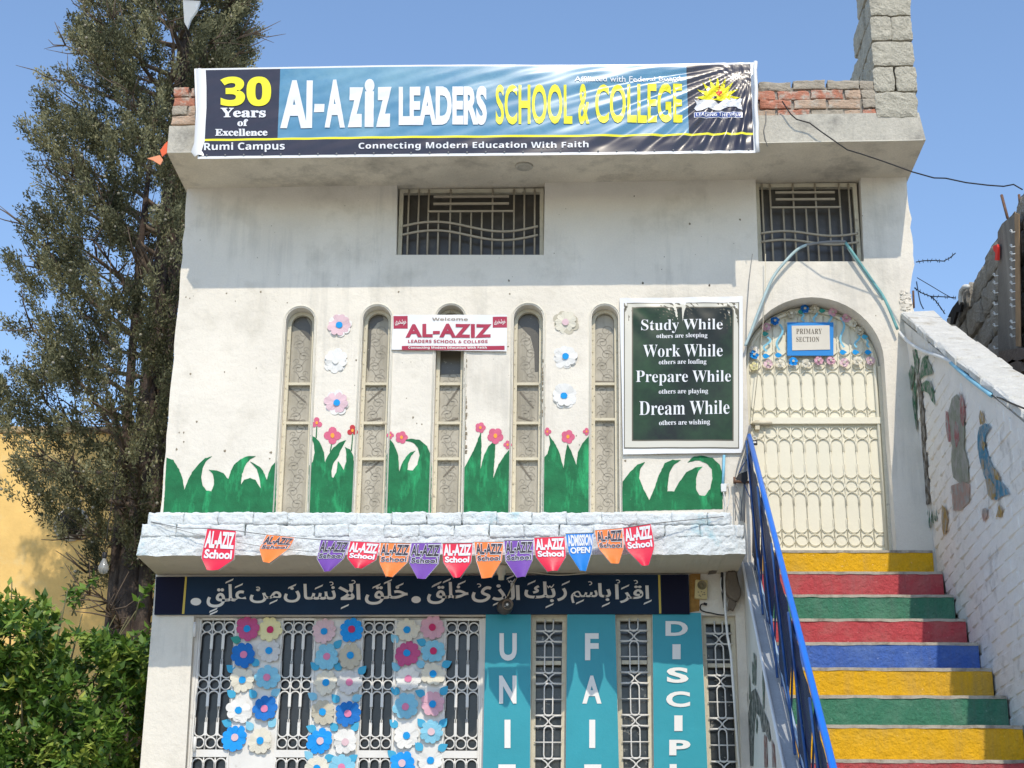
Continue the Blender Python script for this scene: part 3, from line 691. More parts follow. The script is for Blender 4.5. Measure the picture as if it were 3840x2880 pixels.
for pn, PP, cn in ((0, P1, 'left run'), (1, P2, 'middle run'), (2, P3, 'right run')):
    own = {i: [] for i in range(len(PP))}
    for lv in LV:
        if not (min(p[0] for p in PP) - 110 < lv[0] < max(p[0] for p in PP) + 110): continue
        best = min(range(len(PP)), key=lambda i: (PP[i][0] - lv[0]) ** 2 + (PP[i][1] - 60 - lv[1]) ** 2)
        ang = radians(35) if lv[0] > PP[best][0] else radians(145)
        own[best].append((*cC(lv[0], lv[1]), ang + jit(.35), lv[2] if len(lv) > 2 else random.choice(['leafblue', 'leafblue', 'light blue'])))
    for i, (x, y, c, ce) in enumerate(PP):
        row = ROWN[i // 2] if not (len(PP) == 10 and i // 2 == 4) else 'lowest'
        cenn = {'sky': 'blue', 'rose': 'pink', 'pale pink': 'pale pink', 'crimson': 'crimson'}[ce]
        paper_flower(cC(x, y), DY - .014 - .004 * (i % 2) - .0015 * (i // 2 % 2), c, ce, '%s paper flower, %s centre, %s row %s, %s on steel door' % (c, cenn, row, 'left' if i % 2 == 0 else 'right', cn), group='paper flowers stuck on the steel door', leaves=own[i])
for (x, y, c, ce, lab, e) in [(1352, 295, 'pale pink', 'sky', 'pale pink paper flower with blue centre, top one between first and second slit window', 0), (1328, 530, 'white', 'white', 'all white paper flower between the first and second slit windows', 0), (1330, 803, 'pale pink', 'sky', 'pale pink paper flower with blue centre just above the painted grass flowers', 0)]:
    paper_flower(cA(x, y), -.006, c, ce, lab, group='paper flowers on the upper wall', lobes=8, edge=fm('white'))
for (x, y, c, ce, lab) in [(910, 275, 'cream', 'pale pink', 'cream paper flower with pale pink centre, top one between last two slit windows'), (910, 503, 'white', 'sky', 'wrinkled white paper flower with blue centre, middle one of the right column on the wall'), (902, 757, 'white', 'sky', 'white paper flower with blue centre, lowest of the right column on the wall')]:
    paper_flower(cB(x, y), -.006, c, ce, lab, group='paper flowers on the upper wall', lobes=8, edge=fm('white') if ce == 'sky' else fm('beige'))

# paper garland on the gate arch
gate_fl = [(215, 760, 'yellow'), (360, 735, 'pale pink'), (490, 730, 'cream'), (620, 710, 'bright blue'), (752, 730, 'cream'), (885, 700, 'pink'), (1010, 700, 'pink'), (1150, 720, 'pale pink'), (1285, 700, 'cream'), (1420, 700, 'pale pink'),
           (215, 590, 'white'), (215, 640, 'bright blue'), (340, 350, 'pink'), (430, 290, 'blue'), (600, 215, 'beige'), (740, 165, 'blue'), (840, 165, 'beige'), (1030, 200, 'pink'), (1170, 260, 'pink'), (1240, 310, 'cream'), (1310, 390, 'beige')]
wordp = ['beside the left edge', 'on the second ring', 'on the third ring', 'on the fourth ring', 'under the middle of the notice', 'on the sixth ring', 'on the seventh ring', 'on the eighth ring', 'on the ninth ring', 'on the last ring',
         'low on the left curve', 'below the white one at left', 'on the upper left curve', 'next to pink one on upper left curve', 'left of the crown', 'left of the crown top', 'at the crown', 'right of the crown', 'on the upper right curve', 'halfway down the right curve', 'low on the right curve']
def crumple(r, m):
    bm = bmesh.new()
    for i in range(7):
        a = 2 * pi * i / 7 + jit(.3); c = Vector((cos(a) * r * .55, jit(.004), sin(a) * r * .55)); w = r * .42
        vs = [bm.verts.new(c + Vector((cos(a + b) * w, -.006 + jit(.007), sin(a + b) * w))) for b in (0, .9, 1.8, 2.7, 3.6, 4.5, 5.4)]
        bm.faces.new(vs)
    bmesh.ops.triangulate(bm, faces=bm.faces)
    me = bpy.data.meshes.new('petals'); bm.to_mesh(me); bm.free(); me.materials.append(m); return me
for (x, y, c), w in zip(gate_fl, wordp):
    P = at(cL(x, y), GY - .012)
    t = thing('paper_rosette', 'crumpled %s paper flower %s of the arched gate' % (c, w), 'paper flower', P, 'paper flowers along the gate arch')
    link('petals', crumple(.034, fm(c)), t, loc=P); link('centre', disc_mesh(.009), t, fm('beige' if c != 'beige' else 'cream'), loc=P + Vector((0, -.02, 0)))
def ribbon3(pts, w, m, name, lab, cat, group=None):
    k = MB(); vs = []; n = len(pts)
    for i, p in enumerate(pts):
        t = pts[min(i + 1, n - 1)] - pts[max(0, i - 1)]; t.normalize(); nn = Vector((-t.z, 0, t.x)); vs += [p + nn * w, p - nn * w]
    k.add(vs, [(2 * i, 2 * i + 1, 2 * i + 3, 2 * i + 2) for i in range(n - 1)])
    return tag(k.build(name, m), lab, cat, group)
rib = [((350, 450), (350, 600), 35, 'leftmost'), ((480, 320), (480, 590), 32, 'second from left'), ((700, 200), (740, 290), 18, 'short left one above the notice'), ((850, 180), (850, 295), 18, 'short right one above the notice'),
       ((1000, 220), (1010, 330), 16, 'at the right corner of the notice'), ((1110, 250), (1150, 560), 30, 'right of the notice'), ((1290, 420), (1280, 560), 22, 'second right of the notice'), ((1370, 470), (1410, 560), 12, 'rightmost')]
for (a, b, amp, w) in rib:
    pts = []
    for t in range(15):
        u = t / 14; pts.append(at(cL(a[0] + (b[0] - a[0]) * u + amp * sin(u * 2 * pi), a[1] + (b[1] - a[1]) * u), GY - .008))
    e = ribbon3(pts, .0035 * 2, fm('light blue'), 'paper_streamer', 'wavy light blue paper stem on the gate arch, %s' % w, 'paper stem', 'wavy paper stems on the gate')
    if b[1] > 500:
        P = at(cL(b[0] - 10, b[1] + 50), GY - .009); l = link('leaf', leaf_mesh(.05), e, fm('sky')); l.location = P + Vector((-.025, 0, 0)); 
for (x, y, c, w) in [(700, 190, 'leafgreen', 'left of the crown'), (920, 180, 'leafgreen', 'right of the crown'), (330, 420, 'leafgreen', 'at upper left'), (1360, 450, 'leafblue', 'at lower right')]:
    P = at(cL(x - 30, y), GY - .016); tag(link('paper_leaf', leaf_mesh(.045), None, fm(c), loc=P), '%s paper leaf on the gate arch, %s' % ('green' if 'green' in c else 'blue', w), 'paper leaf', 'paper leaves on the gate arch')
# notice
P = at(cF(430, 535), GY - .03)
notice = thing('gate_notice', 'PRIMARY SECTION paper notice in a blue frame on the arched gate', 'sign', P)
q = rect(cF, 322, 458, 543, 617, GY - .026); MB().sheet(q, (0, .005, 0)).build('blue_frame', M_bpaper, notice)
q = [at(cF(343, 474), GY - .03), at(cF(524, 472), GY - .03), at(cF(527, 588), GY - .03), at(cF(346, 592), GY - .03)]; MB().sheet(q, (0, .003, 0)).build('paper', M_paper, notice)
lettering(notice, 'PRIMARY', rect(cF, 365, 488, 488, 513, GY - .0315), M_ink, 'serif', spacing=1.1)
lettering(notice, 'SECTION', rect(cF, 365, 527, 475, 551, GY - .0315), M_ink, 'serif', spacing=1.1)

# ------------------------------------------------------------------ painted grass and flowers on the wall
def wallpoly(pts, c, m, name='painted_grass', Y=-.003, parent=None):
    P = [xz(c(*p)) for p in pts]
    if len(pts) > 12:
        Q = []
        for (a, b), (c_, d) in zip(P, P[1:] + P[:1]):
            m_ = max(1, int(math.hypot(c_ - a, d - b) / .014))
            for t in range(m_):
                x_, z_ = a + (c_ - a) * t / m_, b + (d - b) * t / m_; Q.append((x_ + .003 * noise.noise(Vector((x_ * 60, z_ * 60, 1))), z_ + .004 * noise.noise(Vector((x_ * 60, z_ * 60, 9)))))
        P = Q
    o = link(name, plate([P], Y, Y + .0022), parent or school, m); return o
def smooth(pts, n=3):
    out = []
    for i in range(len(pts)):
        p0, p1, p2, p3 = [pts[(i + j) % len(pts)] for j in (-1, 0, 1, 2)]
        for t in range(n):
            u = t / n
            out.append(tuple(.5 * (2 * p1[k] + (p2[k] - p0[k]) * u + (2 * p0[k] - 5 * p1[k] + 4 * p2[k] - p3[k]) * u * u + (3 * p1[k] - p0[k] - 3 * p2[k] + p3[k]) * u ** 3) for k in (0, 1)))
    return out
wallpoly([(196, 1550), (218, 1165), (262, 1180), (300, 1240), (322, 1300), (335, 1375), (360, 1310), (385, 1260), (430, 1205), (470, 1168), (515, 1155), (475, 1190), (455, 1230), (445, 1290), (455, 1350), (480, 1380), (510, 1385), (527, 1350), (530, 1310), (520, 1270), (495, 1245), (545, 1248), (590, 1265), (622, 1305), (640, 1250), (660, 1210), (700, 1175), (745, 1155), (803, 1153), (765, 1175), (735, 1210), (712, 1270), (705, 1340), (725, 1310), (765, 1297), (800, 1310), (835, 1365), (828, 1300), (810, 1240), (765, 1190), (815, 1215), (850, 1250), (875, 1310), (885, 1270), (905, 1220), (943, 1180), (930, 1550)], cA, M_grass)
wallpoly([(1142, 1550), (1152, 1215), (1175, 1190), (1188, 1130), (1182, 1070), (1160, 1018), (1190, 1030), (1225, 1070), (1250, 1130), (1255, 1195), (1275, 1150), (1310, 1100), (1350, 1065), (1395, 1048), (1365, 1100), (1340, 1160), (1310, 1200), (1298, 1250), (1300, 1290), (1310, 1297), (1330, 1260), (1340, 1185), (1358, 1210), (1378, 1245), (1395, 1190), (1395, 1130), (1387, 1095), (1420, 1110), (1440, 1150), (1448, 1230), (1440, 1550)], cA, M_grass)
wallpoly([(1648, 1550), (1660, 1150), (1680, 1100), (1680, 1043), (1710, 1080), (1735, 1150), (1742, 1255), (1760, 1200), (1785, 1160), (1815, 1130), (1850, 1118), (1820, 1150), (1800, 1200), (1797, 1245), (1830, 1248), (1860, 1210), (1875, 1150), (1865, 1100), (1830, 1062), (1765, 1052), (1820, 1040), (1880, 1050), (1925, 1090), (1950, 1150), (1955, 1230), (1950, 1540)], cA, M_grass)
wallpoly([(232, 1535), (242, 1240), (280, 1170), (320, 1090), (355, 990), (360, 1090), (352, 1240), (375, 1150), (405, 1090), (450, 1050), (447, 1150), (436, 1298), (470, 1210), (510, 1150), (550, 1102), (545, 1535)], cB, M_grass)
wallpoly([(755, 1530), (760, 1170), (790, 1140), (808, 1080), (800, 1015), (840, 1070), (870, 1130), (897, 1235), (905, 1150), (922, 1075), (950, 1130), (980, 1212), (990, 1130), (1020, 1070), (1066, 1018), (1066, 1525)], cB, M_grass)
wallpoly([(1278, 1515), (1284, 1320), (1330, 1260), (1380, 1210), (1430, 1192), (1398, 1240), (1392, 1300), (1420, 1370), (1458, 1442), (1490, 1370), (1520, 1280), (1560, 1200), (1610, 1178), (1665, 1180), (1620, 1210), (1590, 1260), (1580, 1330), (1577, 1385), (1620, 1385), (1650, 1330), (1700, 1260), (1760, 1228), (1808, 1222), (1780, 1250), (1765, 1300), (1765, 1370), (1785, 1410), (1820, 1415), (1855, 1370), (1872, 1300), (1868, 1240), (1830, 1200), (1775, 1180), (1710, 1195), (1740, 1160), (1800, 1150), (1870, 1165), (1920, 1210), (1938, 1280), (1938, 1500)], cB, M_grass)
def pflower(c, x, y, r, m, n=4, lean=0.):
    for i in range(n):
        a = 2 * pi * i / n + lean; wallpoly([(x + cos(a) * r * .55 + r * .5 * cos(t * pi / 5), y + sin(a) * r * .55 + r * .5 * sin(t * pi / 5)) for t in range(10)], c, m, 'painted_petal', Y=-.003 - .0004 * i)
    wallpoly([(x + r * .24 * cos(t * pi / 4), y + r * .3 * sin(t * pi / 4)) for t in range(8)], c, M_por, 'painted_flower_centre', Y=-.0062)
def pstem(c, a, b): wallpoly([(a[0] - 3, a[1]), (a[0] + 3, a[1]), (b[0] + 4, b[1]), (b[0] - 4, b[1])], c, M_grass, 'painted_stem', Y=-.0026)
pstem(cA, (1202, 960), (1198, 1035)); pstem(cA, (1302, 1060), (1290, 1125)); pstem(cA, (1438, 1010), (1428, 1120))
pflower(cA, 1202, 937, 36, M_pink, 3, .5); pflower(cA, 1305, 1020, 55, M_pink, 4, pi / 4 + .8); pflower(cA, 1436, 987, 36, M_pred, 3, .5)
pflower(cA, 1683, 1018, 24, M_pink, 4); pflower(cA, 1757, 1032, 40, M_pink, 5)
pflower(cB, 352, 968, 34, M_pink, 5); pflower(cB, 450, 1022, 52, M_pink, 5, .3); pflower(cB, 530, 1080, 27, M_pink, 4); pflower(cB, 790, 994, 26, M_pink, 4); pflower(cB, 925, 1028, 44, M_pink, 5); pflower(cB, 1047, 994, 24, M_pink, 4)

# ------------------------------------------------------------------ verse sign above the door
sg = at((912, 1284), -.03)
sign = thing('verse_sign', 'long navy sign with white Arabic calligraphy above the ground floor door', 'sign', sg)
SY = -.03
q = [at((338, 1246), SY), at((1487, 1241), SY), at((1490, 1326), SY), at((333, 1327), SY)]
MB().sheet(q, (0, .028, 0)).build('board', M_navy, sign)
for pts in ([(337, 1246.5), (399, 1246), (396, 1326), (334, 1326)], [(1428.5, 1241.5), (1486.5, 1241.3), (1489, 1325.5), (1430.5, 1325.5)]):
    MB().sheet([at(p, SY - .002) for p in pts], (0, .0018, 0)).build('end_panel', M_navy2, sign)
for pts in ([(400, 1245.8), (404, 1245.8), (398, 1326), (393, 1326)], [(1421.5, 1241.6), (1426, 1241.6), (1428.5, 1325), (1424, 1325)]):
    MB().sheet([at(p, SY - .003) for p in pts], (0, .0018, 0)).build('gold_stripe', M_gold, sign)
AY = SY - .0035
def arab(glyphs, c, x0, y0, x1, y1, off=.016, parent=None, m=None, Y=AY): 
    return lettering(parent or sign, ''.join(chr(g_) for g_ in glyphs[::-1]), rect(c, x0, y0, x1, y1, Y), m or M_lett, 'raw', off, name='calligraphy')
arab([0xFE8D, 0xFED7, 0xFEAE], cD, 1226, 500, 1412, 612, .02)
arab([0xFE8D], cD, 1195, 492, 1220, 588, .02)
arab([0xFE91, 0xFE8E], cD, 1088, 485, 1170, 598, .02)
arab([0xFEB3, 0xFEE2], cD, 915, 530, 1085, 612, .02)
arab([0xFEAD], cD, 828, 515, 890, 600, .02)
arab([0xFE91, 0xFEDA], cD, 620, 475, 818, 606, .02)
arab([0xFE8D], cD, 565, 498, 592, 592, .02)
arab([0xFEDF, 0xFEAC], cD, 415, 485, 560, 596, .02)
arab([0xFBFC], cD, 285, 505, 412, 608, .02)
arab([0xFEA7, 0xFEE0, 0xFED6], cD, 2, 478, 265, 618, .02)
arab([0xFEA7, 0xFEE0, 0xFED6], cC, 1470, 480, 1742, 622, .02)
arab([0xFE8D], cC, 1414, 490, 1442, 590, .02)
arab([0xFEFB], cC, 1300, 488, 1405, 592, .02)
arab([0xFEE7, 0xFEB4, 0xFE8E], cC, 1080, 490, 1285, 590, .02)
arab([0xFEE5], cC, 955, 510, 1060, 608, .02)
arab([0xFEE3, 0xFEE6], cC, 738, 520, 940, 612, .02)
arab([0xFECB, 0xFEE0, 0xFED6], cC, 465, 492, 718, 640, .02)
class Mk:
    def add(s, v, f): MB().add(v, f).build('vowel_mark', M_lett, sign)
k = Mk()
def stroke(c, x, y, w=50, h=22, k=k):
    k.add([at(c(x - w / 2, y + h / 2 - 4), AY), at(c(x + w / 2, y - h / 2 - 4), AY), at(c(x + w / 2 - 5, y - h / 2 + 8), AY), at(c(x - w / 2 - 4, y + h / 2 + 8), AY)], [(0, 1, 2, 3)])
def sukun(c, x, y, r=16):
    vs = []; 
    for t in range(10):
        a = -2.4 + 4.2 * t / 9; vs += [at(c(x + r * cos(a), y + r * .8 * sin(a)), AY), at(c(x + (r - 7) * cos(a), y + (r - 7) * .8 * sin(a)), AY)]
    k.add(vs, [(2 * t, 2 * t + 1, 2 * t + 3, 2 * t + 2) for t in range(9)])
def dot(c, x, y, r=30, ry=22): k.add([at(c(x + r * cos(2 * pi * t / 20), y + ry * sin(2 * pi * t / 20)), AY) for t in range(20)], [tuple(range(20))])
def shadda(c, x, y):
    vs = []
    for (px, py) in ((-22, 0), (-14, 12), (-4, 2), (4, 12), (14, 2), (22, -8)): vs += [at(c(x + px, y + py - 5), AY), at(c(x + px, y + py + 5), AY)]
    k.add(vs, [(2 * t, 2 * t + 1, 2 * t + 3, 2 * t + 2) for t in range(5)])
for c, x, y in [(cC, 672, 500), (cC, 612, 470), (cC, 1180, 508), (cC, 1010, 504), (cC, 1692, 497), (cC, 1618, 474), (cC, 1545, 502), (cC, 510, 655), (cC, 512, 672), (cC, 892, 602), (cC, 1345, 632), (cC, 1232 + 690, 495),
                (cD, 224, 482), (cD, 130, 468), (cD, 70, 487), (cD, 535, 445), (cD, 448, 612), (cD, 885, 483), (cD, 668, 480), (cD, 782, 626), (cD, 1140, 620), (cD, 975, 602), (cD, 1405, 604), (cD, 1262, 508)]: stroke(c, x, y)
for c, x, y in [(cC, 790, 520), (cC, 1395, 478), (cC, 1255, 488), (cD, 330, 500), (cD, 1035, 486), (cD, 1325, 478), (cD, 1212, 475)]: sukun(c, x, y)
shadda(cD, 538, 468); shadda(cD, 786, 502); dot(cC, 397, 603, 34, 24); dot(cC, 1795, 590, 30, 22)

# ------------------------------------------------------------------ teal word banners
def flat_banner(name, label, pts, words, Y=-.014, m=M_teal, zlow=.9):
    P = [at(p, Y) for p in pts]
    BL = Vector(down(pts[0], pts[3], zlow)[0:1] + (Y,) + (zlow,)); BR = Vector(down(pts[1], pts[2], zlow)[0:1] + (Y,) + (zlow,))
    t = thing(name, label, 'banner', (P[0] + P[1]) / 2)
    k = MB(); nx, nz = 6, 30; vs = []
    for j in range(nz + 1):
        for i in range(nx + 1):
            u, v = i / nx, j / nz; q = (P[0] * (1 - u) + P[1] * u) * (1 - v) + (BL * (1 - u) + BR * u) * v
            vs.append(q + Vector((0, noise.noise(q * 3.) * .004 - .002, 0)))
    k.add(vs, [(j * (nx + 1) + i, j * (nx + 1) + i + 1, (j + 1) * (nx + 1) + i + 1, (j + 1) * (nx + 1) + i) for j in range(nz) for i in range(nx)], True)
    k.build('sheet', m, t)
    for (ch, c, x0, y0, x1, y1) in words: lettering_front(lettering(t, ch, rect(c, x0, y0, x1, y1, Y - .007), M_wl, 'sans', .035))
    return t
flat_banner('word_banner', 'teal vertical banner reading UNITY, beside the steel door', [(1049.5, 1321.5), (1147, 1321), (1145, 1659), (1043, 1659)],
            [('U', cD, 462, 803, 572, 978), ('N', cD, 460, 1072, 570, 1250), ('I', cD, 494, 1352, 532, 1532), ('T', cD, 455, 1636, 565, 1810), ('Y', cD, 452, 1905, 565, 2080)])
flat_banner('word_banner', 'teal vertical banner reading FAITH, between the first two grille windows', [(1225.3, 1321), (1328.6, 1320.5), (1337, 1659), (1222, 1659)],
            [('F', cD, 1005, 803, 1092, 975), ('A', cD, 988, 1072, 1110, 1250), ('I', cD, 1032, 1352, 1070, 1532), ('T', cD, 1000, 1636, 1108, 1810), ('H', cD, 1000, 1905, 1108, 2080)])
flat_banner('word_banner', 'teal vertical banner with DISCIPLINE in smaller wide letters, rightmost', [(1409.5, 1323.5), (1514, 1324), (1528, 1659), (1412.5, 1659)],
            [('D', cD, 1516, 726, 1658, 820), ('I', cD, 1560, 873, 1612, 968), ('S', cD, 1524, 1020, 1662, 1118), ('C', cD, 1520, 1172, 1672, 1272), ('I', cD, 1572, 1325, 1624, 1424), ('P', cD, 1540, 1480, 1674, 1578), ('L', cD, 1542, 1634, 1670, 1735), ('I', cD, 1585, 1790, 1630, 1890), ('N', cD, 1545, 1945, 1680, 2045)], Y=-.012)

# ------------------------------------------------------------------ ground floor grille windows
def slot_window(lp, ci):
    xa = max(lp[0][0], lp[3][0]) * .5 + min(lp[0][0], lp[3][0]) * .5; xb = (lp[1][0] + lp[2][0]) / 2; zt = lp[0][1]
    def X(u, z_):
        t = (zt - z_) / (zt - lp[2][1]); return (lp[0][0] + (lp[3][0] - lp[0][0]) * t) * (1 - u) + (lp[1][0] + (lp[2][0] - lp[1][0]) * t) * u
    Y = .05
    k = MB()
    t0, t1 = zt - .001, 1.01
    def stile(u0, u1, d): 
        k.hexa([(X(u0, t1), Y, t1), (X(u1, t1), Y, t1), (X(u1, t1), Y + d, t1), (X(u0, t1), Y + d, t1), (X(u0, t0), Y, t0), (X(u1, t0), Y, t0), (X(u1, t0), Y + d, t0), (X(u0, t0), Y + d, t0)])
    stile(.005, .13, .04); stile(.87, .995, .04); k.box((X(.131, zt), Y, zt - .045), (X(.869, zt), Y + .04, zt - .001))
    w = k.build('grille_window', M_creamd, school)
    k = MB(); k.box((X(.1, zt), Y + .06, 1.0), (X(.9, zt), Y + .066, zt - .01)); k.build('pane', M_glassd, w)
    # grille: horizontal rods, upright ovals and pairs of side curves
    G = Y - .012; zc = zt - .05; H = [zt - .118, zt - .175]; W_ = X(.87, zt) - X(.13, zt); r = W_ * .16
    def hrod(z_): MB().tube([(X(.1, z_), G, z_), (X(.9, z_), G, z_)], .0045, 5).build('rod', M_white, w)
    def mid(z_): return X(.5, z_)
    z_ = zt - .05; top = z_ + .02; first = True
    while top > 2.45:
        bot = top - (.085 if first else .205)
        if first: pts = [(mid(top) - r, G, top)] + [(mid(bot) - r * cos(pi * t / 10), G, bot + r - r * sin(pi * t / 10)) for t in range(11)] + [(mid(top) + r, G, top)]; MB().tube(pts, .005, 5).build('oval', M_white, w)
        else:
            pts = [(mid(top) - r * cos(pi * t / 8), G, top - r + r * sin(pi * t / 8)) for t in range(9)] + [(mid(bot) + r * cos(pi * t / 8), G, bot + r - r * sin(pi * t / 8)) for t in range(9)]
            MB().tube(pts, .005, 5, closed=True).build('oval', M_white, w)
            hrod(top - .10)
        hrod(bot + .002 + .004); hrod(bot - .062)
        for sgn in (-1, 1):
            a = bot - .003; h = .062
            pts = [(mid(a) + sgn * W_ * .5, G, a + .006), (mid(a) + sgn * W_ * .22, G, a + .004)] + [(mid(a) + sgn * (W_ * .2 - (W_ * .18) * sin(pi * t / 8)), G, a - h * t / 8) for t in range(9)] + [(mid(a) + sgn * W_ * .5, G, a - h - .003)]
            MB().tube(pts, .005, 5).build('side_curve', M_white, w)
        top = bot - .064; first = False
    MB().box((X(.13, 2.95), Y + .005, zt - .325), (X(.87, 2.95), Y + .035, zt - .30)).build('transom', M_creamd, w)
    return w
for i, lp in enumerate(slots): slot_window(lp, i)

# ------------------------------------------------------------------ main vinyl banner over the canopy
BY = -.62
BC = [at((418.5, 148), BY), at((1633, 133.5), BY - .01), at((1638, 330), BY), at((427, 343), BY)]
BC[0].z += .006; BC[1].z += .034
def banner_pt(P):  # P = (u, v) with v downward, third = lift
    u, v, l = P
    q = (BC[0] * (1 - u) + BC[1] * u) * (1 - v) + (BC[3] * (1 - u) + BC[2] * u) * v
    # tension folds fan out from the right hand corners; faint ones elsewhere
    x = u * 3.84; z_ = v * .68
    d1 = sqrt((3.84 - x) ** 2 + (z_ + .02) ** 2); a1 = atan2(z_ + .02, 3.84 - x + .001)
    w1 = max(0., 1 - d1 / 2.3)
    y = w1 * (.0105 * sin(a1 * 34 + 2 * sin(d1 * 2)) * min(1, d1 * 1.6) + .004 * sin(a1 * 71 + 1))
    s_ = x * .35 + z_
    y += .0022 * sin(s_ * 62 + 2 * sin(x * 1.3)) * (.4 + .6 * abs(sin(x * .9 + z_))) + .004 * sin(x * 2.1 + z_ * 3)
    y += .003 * noise.noise(Vector((x * 2.2, z_ * 9, 3)))
    e = min(1, min(v, 1 - v) * 8 + .2); su = min(1, max(0, (u - .30) / .55)); su = su * su * (3 - 2 * su)
    return q + Vector((0, y * e - l + .052 * su * (1 - v) ** 1.4 + .012 * (1 - v), 0))
def buv(p):
    x, y = p; xt0, yt0, xt1, yt1, xb1, yb1, xb0, yb0 = 418.5, 148, 1633, 133.5, 1638, 330, 427, 343
    v = .5
    for _ in range(5):
        xl = xt0 + (xb0 - xt0) * v; xr = xt1 + (xb1 - xt1) * v; u = (x - xl) / (xr - xl)
        ya = yt0 + (yt1 - yt0) * u; yb = yb0 + (yb1 - yb0) * u; v = (y - ya) / (yb - ya)
    return (u, v, 0)
UL = buv(cG(290, 400))[0]; UM = buv(cG(822, 400))[0]; UR = buv(cH(1627, 400))[0]; UE = buv(cH(2068, 400))[0]
VT = .018; VB1 = buv(cG(700, 662))[1]; VB2 = buv(cG(700, 676))[1]; VE = buv(cG(1200, 776))[1]
us = sorted(set([0, UL, UM, UR, UE, 1] + [i / 300 for i in range(1, 300) if all(abs(i / 300 - q) > .0012 for q in (UL, UM, UR, UE))]))
vsb = sorted(set([0, VT, VB1, VB2, VE, 1] + [i / 48 for i in range(1, 48) if all(abs(i / 48 - q) > .006 for q in (VT, VB1, VB2, VE))]))
def lean(u, v):
    f = lambda c0, p, c1, q: buv(c0(*p))[0] + (buv(c1(*q))[0] - buv(c0(*p))[0]) * v
    xs_ = [0, UL, UM, UR, UE, 1]; t_ = [0, f(cG, (310, 190), cG, (264, 760)), f(cG, (836, 195), cG, (806, 655)), UR, UE, 1]
    for a, b, c_, d in zip(xs_, xs_[1:], t_, t_[1:]):
        if u <= b: return c_ + (d - c_) * (u - a) / (b - a)
    return u
k = MB(); k.add([banner_pt((lean(u, v), v, 0)) for v in vsb for u in us], [])
nu = len(us)
for j in range(len(vsb) - 1):
    for i in range(nu - 1):
        u = (us[i] + us[i + 1]) / 2; v = (vsb[j] + vsb[j + 1]) / 2
        if u < UL or u > UE or v > VE or (v < VT): mi = 1
        elif v > VB2: mi = 0
        elif v > VB1: mi = 2
        elif u < UM or u > UR: mi = 0
        else: mi = 3
        k.f.append([j * nu + i, j * nu + i + 1, (j + 1) * nu + i + 1, (j + 1) * nu + i]); k.m.append(mi); k.smooth.append(True)
banner = thing('main_banner', 'long blue and black vinyl banner with the school name across the canopy', 'banner', (BC[0] + BC[1]) / 2)
k.build('vinyl_sheet', [M_bnavy, M_bwhite, M_byel, M_bblue], banner)
LIFT = .0055
def btext(s, c0, x0, y0, c1, x1, y1, m, st='sansb', off=0., shear=0., spacing=1., cut=5, dy=0):
    a = buv(c0(x0, y0)); b = buv(c1(x1, y0 + dy)); c_ = buv(c1(x1, y1 + dy)); d = buv(c0(x0, y1))
    q = [(a[0], a[1], LIFT), (b[0], b[1], LIFT), (c_[0], c_[1], LIFT), (d[0], d[1], LIFT)]
    return lettering_front(lettering(banner, s, q, m, st, off, spacing, fn=banner_pt, cut=cut, shear=shear))
btext('30', cG, 417, 238, cG, 772, 443, M_byel, 'sansb', .022)
btext('Years', cG, 420, 455, cG, 735, 522, M_bwl, 'serif', .02)
btext('of', cG, 537, 533, cG, 612, 582, M_bwl, 'serif', .02)
btext('Excellence', cG, 382, 600, cG, 748, 648, M_bwl, 'serif', .02)
btext('Al', cG, 838, 265, cG, 1060, 597, M_bwl, 'sans', .045, .02); btext('A', cG, 1146, 263, cG, 1286, 594, M_bwl, 'sans', .045)
btext('z', cG, 1308, 318, cG, 1412, 593, M_bwl, 'sans', .05, .04); btext('i', cG, 1422, 260, cG, 1490, 592, M_bwl, 'sans', .05, .05); btext('z', cG, 1505, 317, cG, 1608, 591, M_bwl, 'sans', .05, .04)
btext('LEADERS', cG, 1660, 314, cH, 242, 583, M_bwl, 'sans', .045, dy=-6)
btext('SCHOOL', cH, 303, 298, cH, 832, 574, M_byel, 'sans', .022, dy=-6); btext('&', cH, 873, 288, cH, 950, 566, M_byel, 'sans', .02); btext('COLLEGE', cH, 990, 287, cH, 1590, 563, M_byel, 'sans', .022, dy=-6)
btext('Affiliated with Federal Board', cH, 848, 234, cH, 1577, 271, M_bwl, 'sans', .012, dy=-7)
btext('Rumi Campus', cG, 305, 693, cG, 868, 760, M_bwl, 'sansb', 0., dy=-2)
btext('Connecting Modern Education With Faith', cG, 1382, 697, cH, 943, 752, M_bwl, 'sansb', 0., dy=-12, spacing=1.05)
def bpoly(pts, m, name, lift, c=cH):
    u = [buv(c(*p)) for p in pts]; me = plate([[(q[0] * 3.84, -q[1] * .68) for q in u]], 0, .001)
    bm = bmesh.new(); bm.from_mesh(me); bmesh.ops.triangulate(bm, faces=bm.faces)
    for _ in range(5):
        es = [e for e in bm.edges if e.calc_length() > .025]
        if not es: break
        bmesh.ops.subdivide_edges(bm, edges=es, cuts=1); bmesh.ops.triangulate(bm, faces=[f for f in bm.faces if len(f.verts) > 3])
    bm.to_mesh(me); bm.free()
    for v in me.vertices: v.co = banner_pt((v.co.x / 3.84, -v.co.z / .68, lift + v.co.y * .2))
    return link(name, me, banner, m)
bpoly([(1074, 430), (1144, 430), (1141, 487), (1070, 487)], M_bwl, 'lettering', .0035, cG)
rays = []
for i in range(19):
    a = pi * (1.03 - 1.06 * i / 18) ; r = (158 if i % 2 == 1 else 88); r *= (1 if i in (1, 3, 5, 7, 9, 11, 13, 15, 17) else 1)
    rays.append((1835 + r * cos(a) * 1.0, 395 - r * sin(a) * 1.02))
bpoly(rays, M_byel, 'emblem_sun', .003)
